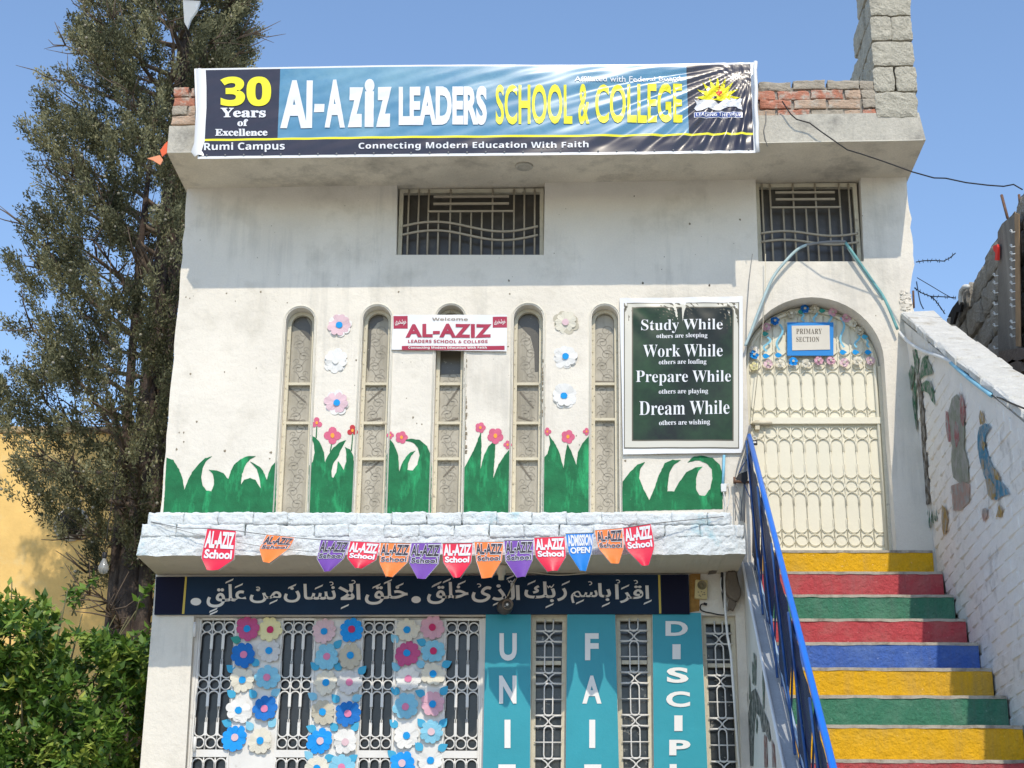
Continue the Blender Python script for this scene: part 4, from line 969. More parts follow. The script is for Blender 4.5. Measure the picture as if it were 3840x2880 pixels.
bpoly([(1845, 300), (1862, 335), (1868, 365), (1850, 378), (1828, 362), (1822, 340), (1838, 335)], M_bred, 'emblem_flame', .0045)
bpoly([(1672, 395), (1690, 410), (1740, 395), (1800, 400), (1838, 425), (1880, 398), (1930, 388), (1975, 400), (2004, 390), (1990, 425), (2003, 468), (1975, 462), (1940, 445), (1900, 450), (1850, 478), (1815, 470), (1770, 455), (1720, 470), (1690, 475), (1672, 455), (1690, 430)], M_bwl, 'emblem_book', .0045)
bpoly([(1790, 385), (1812, 370), (1830, 380), (1824, 392), (1806, 390)], M_bnavy, 'emblem_detail', .0055)
bpoly([(1670, 484), (2003, 484), (2003, 525), (1670, 525)], M_bwl, 'emblem_border', .003)
bpoly([(1674, 488), (1999, 488), (1999, 521), (1674, 521)], M_bbox, 'emblem_box', .004)
LIFT = .009
btext('LEADING THE WAY', cH, 1684, 494, cH, 1990, 516, M_bwl, 'sansb', .0, cut=5)
k = MB(); a = [at(cH(2085, 135), BY - .01), at(cH(2100, 760), BY)]; k.tube([a[0] + (a[1] - a[0]) * t / 10 + Vector((jit(.004), -.008, 0)) for t in range(11)], .014, 7); k.build('rolled_right_hem', M_bwhite, banner)
P = [at(cG(x, y), BY + .0) for x, y in ((240, 182), (245, 300), (245, 450), (238, 560), (232, 680), (210, 745), (235, 780))]
k = MB(); vs = []
for i, p in enumerate(P): vs += [p + Vector((0, .02, 0)), p + Vector((.03, -.014, 0)), p + Vector((.075, .004, 0))]
k.add(vs, [f for i in range(len(P) - 1) for f in ((3 * i, 3 * i + 1, 3 * i + 4, 3 * i + 3), (3 * i + 1, 3 * i + 2, 3 * i + 5, 3 * i + 4))], True); k.build('folded_left_hem', M_bwhite, banner)
k = MB()
for i in range(30):
    q = banner_pt(((i + .5) / 30, .965, .004)); k.lathe(q, [(.006, 0), (.006, .003)], 8, 'Y')
tag(k.build('hem_eyelets', M_wire, banner), kind='stuff')

# ------------------------------------------------------------------ small maroon banner, green poster
def sheet_thing(name, label, cat, pts, m, Y, wrinkle, nx=24, nz=12, low=0.):
    C = [at(p, Y) for p in pts]
    def fn(P):
        u, v, l = P
        q = (C[0] * (1 - u) + C[1] * u) * (1 - v) + (C[3] * (1 - u) + C[2] * u) * v
        return q + Vector((0, wrinkle(u, v) - l, 0))
    def uvf(p):
        u = v = .5
        (ax, ay), (bx, by), (cx, cy), (dx, dy) = pts
        for _ in range(6):
            xl = ax + (dx - ax) * v; xr = bx + (cx - bx) * v; u = (p[0] - xl) / (xr - xl)
            ya = ay + (by - ay) * u; yb = dy + (cy - dy) * u; v = (p[1] - ya) / (yb - ya)
        return (u, v)
    t = thing(name, label, cat, (C[0] + C[1]) / 2)
    k = MB(); k.add([fn((i / nx, j / nz, 0)) for j in range(nz + 1) for i in range(nx + 1)], [(j * (nx + 1) + i, j * (nx + 1) + i + 1, (j + 1) * (nx + 1) + i + 1, (j + 1) * (nx + 1) + i) for j in range(nz) for i in range(nx)], True)
    k.build('sheet', m, t)
    def txt(s, c0, x0, y0, c1, x1, y1, mm, st='sansb', off=0., dy=0, cut=3, l=.004, spacing=1.):
        q = [uvf(c0(x0, y0)), uvf(c1(x1, y0 + dy)), uvf(c1(x1, y1 + dy)), uvf(c0(x0, y1))]
        return lettering_front(lettering(t, s, [(a, b, l) for a, b in q], mm, st, off, spacing, fn=fn, cut=cut))
    def patch(c, x0, y0, x1, y1, mm, l=.002, name='printed_band', n=8, n2=4):
        q = [uvf(c(x0, y0)), uvf(c(x1, y0)), uvf(c(x1, y1)), uvf(c(x0, y1))]; k = MB()
        k.add([fn(((q[0][0] * (1 - i / n) + q[1][0] * i / n) * (1 - j / n2) + (q[3][0] * (1 - i / n) + q[2][0] * i / n) * j / n2, (q[0][1] * (1 - i / n) + q[1][1] * i / n) * (1 - j / n2) + (q[3][1] * (1 - i / n) + q[2][1] * i / n) * j / n2, l)) for j in range(n2 + 1) for i in range(n + 1)],
              [(j * (n + 1) + i, j * (n + 1) + i + 1, (j + 1) * (n + 1) + i + 1, (j + 1) * (n + 1) + i) for j in range(n2) for i in range(n)], True)
        return k.build(name, mm, t)
    return t, fn, uvf, txt, patch
t, fn, uvf, txt, patch = sheet_thing('welcome_banner', 'small white and maroon welcome banner hung over the middle slit window', 'banner',
    [(849.6, 680), (1095, 680), (1094.8, 759), (845.5, 755)], M_bwhite, -.018, lambda u, v: .006 * sin(u * 9 + v * 3) * sin(v * pi) + .002 * sin(u * 31 + v * 7), 30, 10)
txt('Welcome', cA, 1958, 247, cB, 270, 268, M_grl, 'sansb', .0); txt('AL-AZIZ', cA, 1783, 289, cB, 425, 378, M_maroon, 'sans', .045, spacing=1.1)
txt('LEADERS SCHOOL & COLLEGE', cA, 1800, 394, cB, 400, 414, M_maroon, 'sansb', .0)
patch(lambda x, y: (x, y), 868, 747.5, 1090, 756.3, M_maroon, .0015, n=14)
txt('Connecting Modern Education With Faith', cA, 1802, 436, cB, 394, 456, M_wl, 'sansb', 0.)
kh = [0xFEA7, 0xFEEE, 0xFEB7, 0xFEA8, 0xFE92, 0xFEAE, 0xFBFC]
kk = ''.join(chr(c) for c in kh[::-1])
patch(cA, 1704, 236, 1797, 318, M_maroon, .0015, 'maroon_square'); txt(kk, cA, 1714, 258, cA, 1788, 298, M_wl, 'raw', .015)
patch(cB, 433, 241, 526, 313, M_maroon, .0015, 'maroon_square'); txt(kk, cB, 442, 258, cB, 516, 296, M_wl, 'raw', .015)

def posterw(u, v):
    y = .012 * sin(pi * v) * -.5
    for (cx, s_) in ((0., 1), (.5, .8), (1., 1)):
        dx = u - cx; d = sqrt((dx * .75) ** 2 + v * v) + .02; a = atan2(v + .02, dx + 1e-4); y += s_ * .0045 * sin(a * 13 + cx * 3) * max(0, 1 - d * 1.9)
    return y + .002 * sin(u * 17 + v * 5) + .004 * sin(u * 4 + v * 9)
t, fn, uvf, txt, patch = sheet_thing('study_poster', 'dark green poster with white serif motto, hanging left of the arched gate', 'poster',
    [(1338.5, 643.5), (1604, 640.5), (1605, 978), (1346, 981.5)], M_bwhite, -.022, posterw, 36, 44)
patch(cB, 1292, 150, 2046, 1106, M_pframed, .0015, 'frame_print', 30, 40)
patch(cB, 1298, 156, 2040, 1098, M_pframe, .002, 'frame_print', 30, 40); patch(cB, 1344, 178, 2010, 1058, M_pframed, .0025, 'frame_print', 30, 40)
patch(cB, 1352, 186, 2002, 1050, M_poster, .003, 'green_print', 30, 40)
for s, x0, y0, x1, y1 in (('Study While', 1405, 262, 1938, 355), ('others are sleeping', 1505, 358, 1838, 396), ('Work While', 1417, 432, 1938, 514), ('others are loafing', 1520, 531, 1832, 570), ('Prepare While', 1370, 603, 1992, 700), ('others are playing', 1520, 722, 1843, 761), ('Dream While', 1392, 800, 1982, 890), ('others are wishing', 1522, 922, 1855, 963)):
    txt(s, cB, x0, y0 + 4, cB, x1, y1 + 4, M_bwl, 'serif', -.006 if x1 - x0 > 400 else 0., dy=-6, l=.0055)

# ------------------------------------------------------------------ bunting
FLY = -.63
FM = {'red': mat('red_pennant_vinyl', (.72, .02, .06), .4, spec=.4, bump=.3, bs=8), 'orange': mat('orange_pennant_vinyl', (.88, .22, .04), .4, spec=.4, bump=.3, bs=8), 'purple': mat('purple_pennant_vinyl', (.19, .07, .40), .4, spec=.4, bump=.3, bs=8), 'blue': mat('blue_pennant_vinyl', (.02, .23, .72), .4, spec=.4, bump=.3, bs=8)}
M_ftext = mat('dark_pennant_text', (.05, .04, .06), .5)
flags = [('red', cC, (468, 138), (652, 152), (640, 335), (545, 405), (470, 405), (433, 325)), ('orange', cC, (845, 178), (1025, 197), (985, 272), (868, 366), (826, 352), (800, 268)),
         ('purple', cC, (1190, 210), (1375, 217), (1335, 330), (1245, 412), (1212, 412), (1165, 330)), ('red', cC, (1377, 220), (1566, 230), (1542, 338), (1450, 397), (1412, 395), (1357, 325)),
         ('orange', cC, (1570, 228), (1760, 232), (1742, 352), (1645, 448), (1605, 448), (1562, 355)), ('purple', cC, (1765, 232), (1955, 232), (1937, 362), (1855, 457), (1805, 457), (1752, 360)),
         ('red', cD, (100, 232), (292, 230), (282, 355), (215, 455), (172, 455), (105, 355)), ('orange', cD, (302, 225), (488, 225), (476, 345), (412, 453), (350, 455), (315, 345)),
         ('purple', cD, (492, 215), (678, 211), (672, 340), (625, 447), (572, 450), (500, 345)), ('red', cD, (681, 198), (876, 190), (884, 318), (830, 412), (768, 418), (693, 320)),
         ('blue', cD, (881, 172), (1062, 166), (1046, 290), (1012, 408), (975, 408), (905, 300)), ('orange', cD, (1066, 152), (1242, 137), (1250, 262), (1220, 362), (1170, 366), (1090, 265)),
         ('red', cD, (1246, 135), (1423, 108), (1446, 252), (1408, 376), (1366, 380), (1265, 270))]
wordn = ['leftmost, hanging apart from the others', 'second from left, hanging apart', 'third from left', 'fourth from left', 'fifth from left', 'sixth from left', 'middle one of the row', 'just right of the middle', 'above the camera', 'left of the ADMISSION OPEN pennant', 'the only blue one, reading ADMISSION OPEN', 'between the blue and the last red pennant', 'rightmost of the string']
for i, fl in enumerate(flags):
    colr, c = fl[0], fl[1]; pts = [at(c(*p), FLY - .004 * (i % 2)) for p in fl[2:]]
    ctr = (pts[0] + pts[1]) / 2
    t = thing('pennant', '%s pennant with the school name, %s' % (colr, wordn[i]) if colr != 'blue' else 'blue pennant reading ADMISSION OPEN in white letters', 'pennant', ctr, 'pennants on the bunting string')
    # pennant as a gently curled sheet
    TL, TR, R_, B1, B0, L_ = pts
    k = MB(); vs = []; nr = 10
    for j in range(nr + 1):
        v = j / nr
        if v <= .55: a = TL + (L_ - TL) * (v / .55); b = TR + (R_ - TR) * (v / .55)
        else: w = (v - .55) / .45; a = L_ + (B0 - L_) * w; b = R_ + (B1 - R_) * w
        for s_ in range(7):
            u = s_ / 6; vs.append(a + (b - a) * u + Vector((0, .010 * sin(u * pi * 1.3 + i) * v - .03 * v * v * (.5 + .5 * sin(i * 2.3)), 0)))
    k.add(vs, [(j * 7 + s_, j * 7 + s_ + 1, (j + 1) * 7 + s_ + 1, (j + 1) * 7 + s_) for j in range(nr) for s_ in range(6)], True)
    k.build('cloth', FM[colr], t)
    k = MB(); k.tube([TL, L_, B0], .0015, 4); k.tube([TR, R_, B1], .0015, 4); k.build('white_edging', M_bwl, t)
    lift = Vector((0, -.026, 0))
    def qd(v0, v1, u0=.06, u1=.94):
        def pt(u, v):
            if v <= .55: a = TL + (L_ - TL) * (v / .55); b = TR + (R_ - TR) * (v / .55)
            else: w = (v - .55) / .45; a = L_ + (B0 - L_) * w; b = R_ + (B1 - R_) * w
            return a + (b - a) * u + Vector((0, .010 * sin(u * pi * 1.3 + i) * v - .03 * v * v * (.5 + .5 * sin(i * 2.3)) - .002, 0))
        return pt
    pt = qd(0, 0)
    def ft(s, u0, v0, u1, v1, m, off, l):
        o = lettering(t, s, [(u0, v0, 0), (u1, v0, 0), (u1, v1, 0), (u0, v1, 0)], m, 'sans', off, fn=lambda P: pt(P[0], P[1]) + Vector((0, -l, 0)), cut=2)
        return lettering_front(o)
    w1, w2 = ('ADMISSION', 'OPEN') if colr == 'blue' else ('AL-AZIZ', 'School')
    if colr in ('orange', 'purple'):
        ft(w1, .01, .03, .99, .37, M_bwl, .07, .001); ft(w1, .03, .05, .97, .35, M_ftext, .03, .003)
        ft(w2, .04, .385, .96, .555, M_bwl, .06, .001); ft(w2, .06, .40, .94, .54, M_ftext, .02, .003)
    else:
        ft(w1, .03, .04, .97, .36, M_bwl, .045, .002); ft(w2, .07, .385, .93, .56, M_bwl, .04, .002)
k = MB(); P = [at(cC(110, 95), -.56), at(cC(300, 135), -.58)]
for fl in flags: P += [at(fl[1](*fl[2]), FLY), at(fl[1](*fl[3]), FLY)]
P += [at(cD(1600, 90), -.60), at(cD(1885, 62), -.56)]
k.tube(P, .0028, 4); tag(k.build('bunting_string', M_wire), 'thin string carrying the pennants across the blue white ledge', 'string')
k = MB(); k.tube([at(cC(110, 98), -.56), at(cC(250, 135), -.59), at(cC(440, 185), -.60), at(cC(800, 250), -.60), at(cC(1160, 290), -.61)], .0016, 4); tag(k.build('loose_string', M_wire), 'second thin string sagging behind the left pennants', 'string')

# ------------------------------------------------------------------ stairs
def xr_step(i): return 2.392 - .0148 * i
def xl_side(y): return 1.25 + .045 * y
stairs = thing('staircase', 'concrete staircase with risers painted yellow, red, green and blue', 'stairs', (1.75, -1.5, 0))
cols = [M_sy, M_sr, M_sg, M_sr, M_sb, M_sy, M_sg, M_sy, M_sr, M_sb, M_sy, M_sg, M_sr, M_sy, M_sb, M_sg, M_sr, M_sy, M_sb, M_sg]
ZS = [4.09, 3.884, 3.674, 3.468, 3.275, 3.082, 2.888, 2.696] + [2.696 - .203 * i for i in range(1, 13)]
for i in range(20):
    y = -.3 * i - (.014 if i == 0 else 0); zt = ZS[i]; zb_ = ZS[i + 1] if i < 19 else 0.
    if zt < .05: break
    xl, xr = xl_side(y) + .002, xr_step(i)
    k = MB(); n = 40; m_ = 5; vs = []
    for j in range(m_ + 1):
        for q in range(n + 1):
            x = xl + (xr - xl) * q / n; z_ = zt - .014 + (zb_ - zt + .014) * j / m_
            vs.append((x, y + .004 * noise.noise(Vector((x * 14, z_ * 14, i))) + .002 * noise.noise(Vector((x * 45, z_ * 45, i))), z_))
    k.add(vs, [(j * (n + 1) + q, (j + 1) * (n + 1) + q, (j + 1) * (n + 1) + q + 1, j * (n + 1) + q + 1) for j in range(m_) for q in range(n)], True)
    nv = len(k.v); k.add([(xl, y + .02, zt - .014), (xr, y + .02, zt - .014), (xr, y + .02, zb_), (xl, y + .02, zb_)], [(0, 1, 2, 3)])
    k.build('riser', cols[i], stairs)
    k = MB(); vs = []; n = 60
    for q in range(n + 1):
        x = xl + (xr - xl) * q / n; e = .004 * noise.noise(Vector((x * 9, i * 3.1, 0))); b = .005 * noise.noise(Vector((x * 13, i * 5.1, 7)))
        vs += [(x, y - .004 + e, zt - .014 + b - .003), (x, y - .003 + e, zt + b * .3), (x, y + .32, zt), (x, y + .32, zt - .012)]
    fs = []
    for q in range(n): a = 4 * q; b = a + 4; fs += [(a, b, b + 1, a + 1), (a + 1, b + 1, b + 2, a + 2), (a + 3, b + 3, b, a)]
    fs += [(0, 1, 2, 3), (4 * n, 4 * n + 3, 4 * n + 2, 4 * n + 1)]
    k.add(vs, fs); k.build('tread', M_tread, stairs)
k = MB(); k.hexa([(1.30, -5.3, .02), (2.30, -5.3, .02), (2.36, -.01, .02), (1.30, -.01, .02), (1.30, -5.3, .1), (2.30, -5.3, .1), (2.36, -.01, 3.7), (1.30, -.01, 3.7)]); k.build('stair_core', M_conc, stairs)
k = MB(); k.box((1.2, .03, 3.95), (2.41, .40, 4.086)); k.build('landing', M_tread, stairs)
# left side wall of the stairs, its slope and the white pipe
side = thing('stair_side_wall', 'grey white stair side wall with a faded painted palm, left of the railing', 'wall', (1.2, -1.5, 0))
def zside(y): return 4.01 + .655 * y
def xside(y): return 1.165 + .044 * y
k = MB(); vs = []; ys = [-.001, -.5, -1, -1.5, -2, -2.5, -3, -4, -5, -5.9]
for y in ys: vs += [(xside(y), y, 0.01), (xside(y), y, zside(y)), (xside(y) + .078, y, zside(y) + .004), (xside(y) + .078, y, 0.01)]
fs = []; 
for i in range(len(ys) - 1): a = 4 * i; b = a + 4; fs += [(a, b, b + 1, a + 1), (a + 1, b + 1, b + 2, a + 2), (a + 2, b + 2, b + 3, a + 3)]
fs += [(0, 1, 2, 3), (4 * 9, 4 * 9 + 3, 4 * 9 + 2, 4 * 9 + 1)]
k.add(vs, fs); o = k.build('wall_body', [M_sidew, M_slope], side)
for p in o.data.polygons:
    if p.normal.z > .4: p.material_index = 1
k = MB(); k.tube([(xside(y) - .004, y, zside(y) + .004) for y in ys], .009, 6); k.build('edge_pipe', M_pvcw, side)
# painted palm on the side wall
M_fade = mat('faded_dark_green_paint', (.13, .16, .14), .8, var=.25, vs=12, stain=(.62, .60, .56), stain_s=18, stain_lo=.44, stain_hi=.60, bump=.6, bs=25); M_fadeg = mat('faded_green_paint', (.08, .20, .13), .8, var=.2, vs=12, stain=(.62, .60, .56), stain_s=18, stain_lo=.44, stain_hi=.60, bump=.6, bs=25); M_fader = mat('faded_red_paint', (.48, .24, .20), .8, var=.2, vs=10, stain=(.62, .60, .56), stain_s=18, stain_lo=.44, stain_hi=.60, bump=.6, bs=25)
M_brownp = mat('painted_trunk_brown', (.20, .17, .13), .8, var=.25, vs=14, stain=(.62, .60, .56), stain_s=18, stain_lo=.44, stain_hi=.60, bump=.6, bs=25); M_palmg = mat('painted_palm_green', (.07, .30, .15), .8, var=.25, vs=9, stain=(.62, .60, .56), stain_s=18, stain_lo=.44, stain_hi=.60, bump=.6, bs=25); M_bluep = mat('faded_blue_paint', (.14, .42, .60), .8, var=.2, vs=12, stain=(.62, .60, .56), stain_s=18, stain_lo=.44, stain_hi=.60, bump=.6, bs=25); M_ochre = mat('faded_ochre_paint', (.66, .46, .16), .8, var=.2, vs=12, stain=(.62, .60, .56), stain_s=18, stain_lo=.44, stain_hi=.60, bump=.6, bs=25); M_redp = mat('faded_red_flower_paint', (.66, .24, .24), .8, var=.2, vs=12, stain=(.62, .60, .56), stain_s=18, stain_lo=.44, stain_hi=.60, bump=.6, bs=25); M_greyg = mat('faded_grey_green_paint', (.50, .52, .41), .8, var=.2, vs=12, stain=(.62, .60, .56), stain_s=18, stain_lo=.44, stain_hi=.60, bump=.6, bs=25); M_pinkp = mat('faded_pink_paint', (.70, .50, .42), .8, var=.15, vs=12, stain=(.62, .60, .56), stain_s=18, stain_lo=.44, stain_hi=.60, bump=.6, bs=25)
def sidepoly(pts, m, name, parent, X0, dX, lift, c):
    P = []
    for p in pts:
        d = ray(c(*p)); o_ = CAM   # meet the plane x = X0 + dX*y
        s_ = (X0 + dX * o_.y - o_.x) / (d.x - dX * d.y); q = o_ + d * s_; P.append(q - Vector((lift, 0, 0)))
    me = plate([[(q.y, q.z) for q in P]], 0, .001)
    for v in me.vertices: y_ = v.co.x; v.co = (X0 + dX * y_ - lift, y_, v.co.z)
    return link(name, me, parent, m)
SP = lambda pts, m, n='painted_palm': sidepoly(pts, m, n, side, 1.165, .044, .004, cQ)
SP([(170, 960), (205, 930), (235, 1000), (268, 1110), (300, 1170), (330, 1250), (350, 1400), (335, 1420), (300, 1330), (270, 1330), (250, 1200), (215, 1150), (200, 1230), (190, 1400), (185, 1640), (150, 1640), (145, 1400), (130, 1230), (150, 1100)], M_fade)
for pts in ([(190, 600), (215, 640), (212, 900), (200, 910), (195, 760)], [(175, 680), (195, 720), (190, 900), (180, 880)], [(270, 700), (290, 760), (290, 1120), (275, 1120)], [(118, 900), (135, 980), (140, 1200), (125, 1180)], [(150, 780), (160, 900), (160, 1040), (150, 1030)], [(215, 1180), (228, 1240), (222, 1350), (212, 1320)]): SP(pts, M_fadeg)
for pts in ([(285, 1350), (310, 1370), (320, 1655), (290, 1655)], [(355, 1400), (380, 1450), (395, 1655), (365, 1655)]): SP(pts, M_fader)

# railing
rail = thing('stair_railing', 'blue steel stair railing with navy tarpaulin behind its bars', 'railing', (1.15, -1.8, 2.0))
R0 = at((1619, 944), -.05); R1 = at((1800, 1659), -3.6)
def rp(y, below=0.):
    t = (y - R0.y) / (R1.y - R0.y); q = R0 + (R1 - R0) * t; return Vector((q.x, y, q.z - below))
def rb(y): return Vector((rp(y).x, y, zside(y) + .05))
k = MB(); k.tube([rp(y) for y in (-.03, -1, -2, -3, -4, -5)], .0165, 10); k.build('handrail', M_rail, rail)
k = MB(); k.tube([rb(y) for y in (-.1, -1, -2, -3, -4, -5)], .011, 8); k.build('bottom_rail', M_raild, rail)
k = MB(); k.tube([rb(y) + Vector((-.012, 0, .07)) for y in (-.1, -1, -2, -3, -4, -5)], .007, 6); k.build('lower_rod', mat('pale_blue_bar', (.35, .48, .62), .5), rail)
M_railm = mat('worn_blue_bar_paint', (.025, .09, .28), .45, var=.3, vs=20, fleck=(.4, .45, .5), fleck_s=30, fleck_t=.66)
ypost = [-.12, -.85, -1.6, -2.35, -3.1, -3.85, -4.6]
for y in ypost: MB().tube([Vector((rp(y).x, y, zside(y))), rp(y)], .011, 6).build('post', M_raild, rail)
for a, b in zip(ypost, ypost[1:]):
    MB().tube([rp(a) + Vector((-.028, 0, 0)), rb(b) + Vector((-.028, 0, 0))], .0075, 5).build('diagonal_bar', M_railm, rail)
    MB().tube([rb((a + b) / 2), rp(b)], .006, 5).build('diagonal_bar', M_raild, rail)
    # tarpaulin bay, leaving a gap next to the lower post
    k = MB(); n = 14; vs = []
    for i in range(n + 1):
        y = a + (b - a) * i / n; top = rp(y, .03); bt = rb(y)
        u = i / n; bz = bt.z + .05 + max(0, (u - .58) / .42) ** 1.1 * (top.z - bt.z) * .86 + .02 * noise.noise(Vector((y * 9, 1, 1)))
        for j in range(9):
            v = j / 8; q = Vector((top.x - .016, y, top.z + (bz - top.z) * v)); q.x += .012 * noise.noise(Vector((y * 7, q.z * 6, 2))) + .005 * noise.noise(Vector((y * 23, q.z * 20, 5))); vs.append(q)
    k.add(vs, [(i * 9 + j, i * 9 + j + 1, (i + 1) * 9 + j + 1, (i + 1) * 9 + j) for i in range(n) for j in range(8)], True)
    k.build('tarpaulin', M_tarp, rail)

# right boundary wall of the stairs: painted bricks, sloped coping
def ztopw(y): return 5.765 + .607 * y
def xw(y, z_):
    zb_ = 4.09 + .667 * y; t = min(1.2, max(-.5, (z_ - zb_) / (ztopw(y) - zb_))); return (2.395 + .05 * y) * (1 - t) + 2.306 * t
sw = thing('painted_brick_wall', 'white painted brick wall beside the stairs with palm and figure murals', 'wall', (2.4, -1.8, 0))
k = MB(); vs = []; ys = [-.001 - .25 * i for i in range(25)]
for y in ys:
    zt = max(ztopw(y) - .06, .6)
    for z_ in (0., max(.3, 4.09 + .667 * y - .3), zt - .02): vs.append((xw(y, z_) + .012, y, z_))
    vs += [(2.54, y, zt - .02), (2.54, y, 0)]
fs = []
for i in range(len(ys) - 1):
    a = 5 * i; b = a + 5
    for j in range(4): fs.append((a + j, b + j, b + j + 1, a + j + 1))
fs += [(0, 1, 2, 3, 4), tuple(5 * 24 + j for j in (4, 3, 2, 1, 0))]
k.add(vs, fs); k.build('wall_body', M_stw, sw)
count = 0; bw = []
for _ in range(5):
    me_ = rough_block((0, -.228, 0), (.03, 0, .080), .0022, .009); me_.materials.append(M_stw); bw.append(me_)
z_ = 2.0; r = 0
while z_ < 5.7:
    y = -.10 - (r % 2) * .115
    while y > -4.4:
        ym = y - .11; zl = 4.09 + .667 * ym
        if z_ > zl - .22 and z_ + .085 < ztopw(y - .225) - .05:
            P = pr((xw(ym, z_), ym, z_ + .04))
            if P[0] < 2225 and P[1] < 1672 and count < 298:
                o = bpy.data.objects.new('brick', random.choice(bw)); COL.objects.link(o); o.parent = sw
                o.location = Vector((xw(ym, z_ + .04) + .0085 + jit(.0022), y, z_ + jit(.003))) - sw.location
                o.rotation_euler = (jit(.012), -atan2(2.306 - xw(ym, zl), ztopw(ym) - zl) * -1, jit(.008)); count += 1
        y -= .235
    z_ += .0865; r += 1
# coping pieces
for i in range(24):
    y0 = -.0 - .235 * i; y1 = y0 - .228
    if ztopw(y1) < .7: break
    o = rough_block((0, 0, 0), (.255 + jit(.012), .225, .06), .009, .012)
    for v in o.vertices:
        yy = y0 - v.co.y; v.co = (2.300 + v.co.x, yy, ztopw(yy) - .062 + v.co.z)
    link('coping_stone', MB().fix(o), sw, M_cop)
BP = lambda pts, m, c=cF, n='painted_mural': sidepoly(pts, m, n, sw, 2.345, .012, .014, c)
def BPd(pts, m, c=cF, n='painted_mural', lift=.0015):
    P = []
    for p in pts:
        d = ray(c(*p)); X = 2.34
        for _ in range(6): q = CAM + d * ((X - CAM.x) / d.x); X = xw(q.y, q.z) - lift
        P.append(q)
    me = plate([[(q.y, q.z) for q in P]], 0, .001)
    bm = bmesh.new(); bm.from_mesh(me); bmesh.ops.triangulate(bm, faces=bm.faces); bm.to_mesh(me); bm.free()
    for v in me.vertices: y_ = v.co.x; v.co = (xw(y_, v.co.z) - lift, y_, v.co.z)
    return link(n, me, sw, m)
# palm
trunk = [(945, 700), (955, 780), (965, 870), (970, 960), (975, 1060), (985, 1160), (990, 1250), (995, 1325)]
for a, b in zip(trunk, trunk[1:]): BPd([(a[0] - 9, a[1]), (a[0] + 9, a[1]), (b[0] + 9, b[1] + 4), (b[0] - 9, b[1] + 4)], M_brownp, n='painted_trunk')
BPd([(920, 590), (940, 585), (950, 650), (945, 710), (932, 690), (928, 640)], M_palmg)
BPd([(985, 615), (1005, 660), (1020, 700), (1005, 710), (975, 715), (955, 735), (958, 680), (968, 630)], M_palmg)
BPd([(915, 662), (930, 680), (925, 740), (910, 800), (908, 910), (893, 860), (893, 770), (903, 700)], M_palmg)
BPd([(932, 740), (940, 760), (935, 830), (940, 900), (943, 980), (925, 930), (918, 860), (922, 790)], M_palmg)
BPd([(985, 735), (1010, 745), (1022, 790), (1030, 855), (1010, 830), (1000, 800), (975, 785), (960, 790), (965, 755)], M_palmg)
for x, y, h in ((978, 1440, 70), (988, 1445, 95), (1000, 1440, 110), (1012, 1430, 90), (1025, 1420, 80), (1034, 1410, 60)): BPd([(x - 5, y), (x + 5, y), (x + 1 + jit(6), y - h)], M_palmg)
BPd([(1110, 820), (1135, 800), (1150, 850), (1165, 900), (1170, 980), (1165, 1060), (1185, 1120), (1190, 1220), (1150, 1230), (1115, 1200), (1105, 1120), (1110, 1050), (1095, 1000), (1090, 900)], M_greyg)
BPd([(1145, 790), (1165, 830), (1172, 900), (1165, 960), (1152, 930), (1148, 860)], M_redp); BPd([(1080, 880), (1092, 890), (1100, 960), (1110, 1030), (1092, 1030), (1080, 960)], M_redp, lift=.002); BPd([(1125, 930), (1140, 950), (1145, 1020), (1130, 1060), (1120, 1000)], M_redp, lift=.003)
BPd([(1105, 1240), (1160, 1220), (1195, 1235), (1190, 1320), (1150, 1355), (1115, 1360), (1110, 1290)], M_pinkp)
BPd([(1240, 960), (1270, 940), (1295, 960), (1270, 1000), (1265, 1040), (1280, 1090), (1300, 1140), (1320, 1200), (1350, 1230), (1385, 1280), (1350, 1290), (1320, 1310), (1290, 1250), (1262, 1190), (1245, 1130), (1232, 1060), (1232, 1000)], M_bluep)
BPd([(1245, 875), (1258, 900), (1265, 930), (1245, 950), (1238, 910)], M_ochre); BPd([(1255, 1020), (1270, 1040), (1262, 1075), (1250, 1050)], M_ochre, lift=.0025); BPd([(1270, 1210), (1290, 1205), (1315, 1240), (1320, 1290), (1300, 1310), (1280, 1280)], M_ochre, lift=.0025); BPd([(1300, 1150), (1325, 1170), (1340, 1215), (1315, 1210)], M_ochre, lift=.0025)
BPd([(1250, 1110), (1262, 1120), (1265, 1160), (1252, 1160)], M_ochre, lift=.0025); BPd([(1335, 1330), (1350, 1350), (1345, 1390), (1320, 1390)], M_ochre); BPd([(1255, 1350), (1275, 1345), (1278, 1385), (1262, 1415), (1252, 1380)], M_pinkp)
BPd([(1062, 1330), (1080, 1350), (1092, 1400), (1085, 1450), (1070, 1480), (1062, 1440), (1060, 1390)], M_ochre)

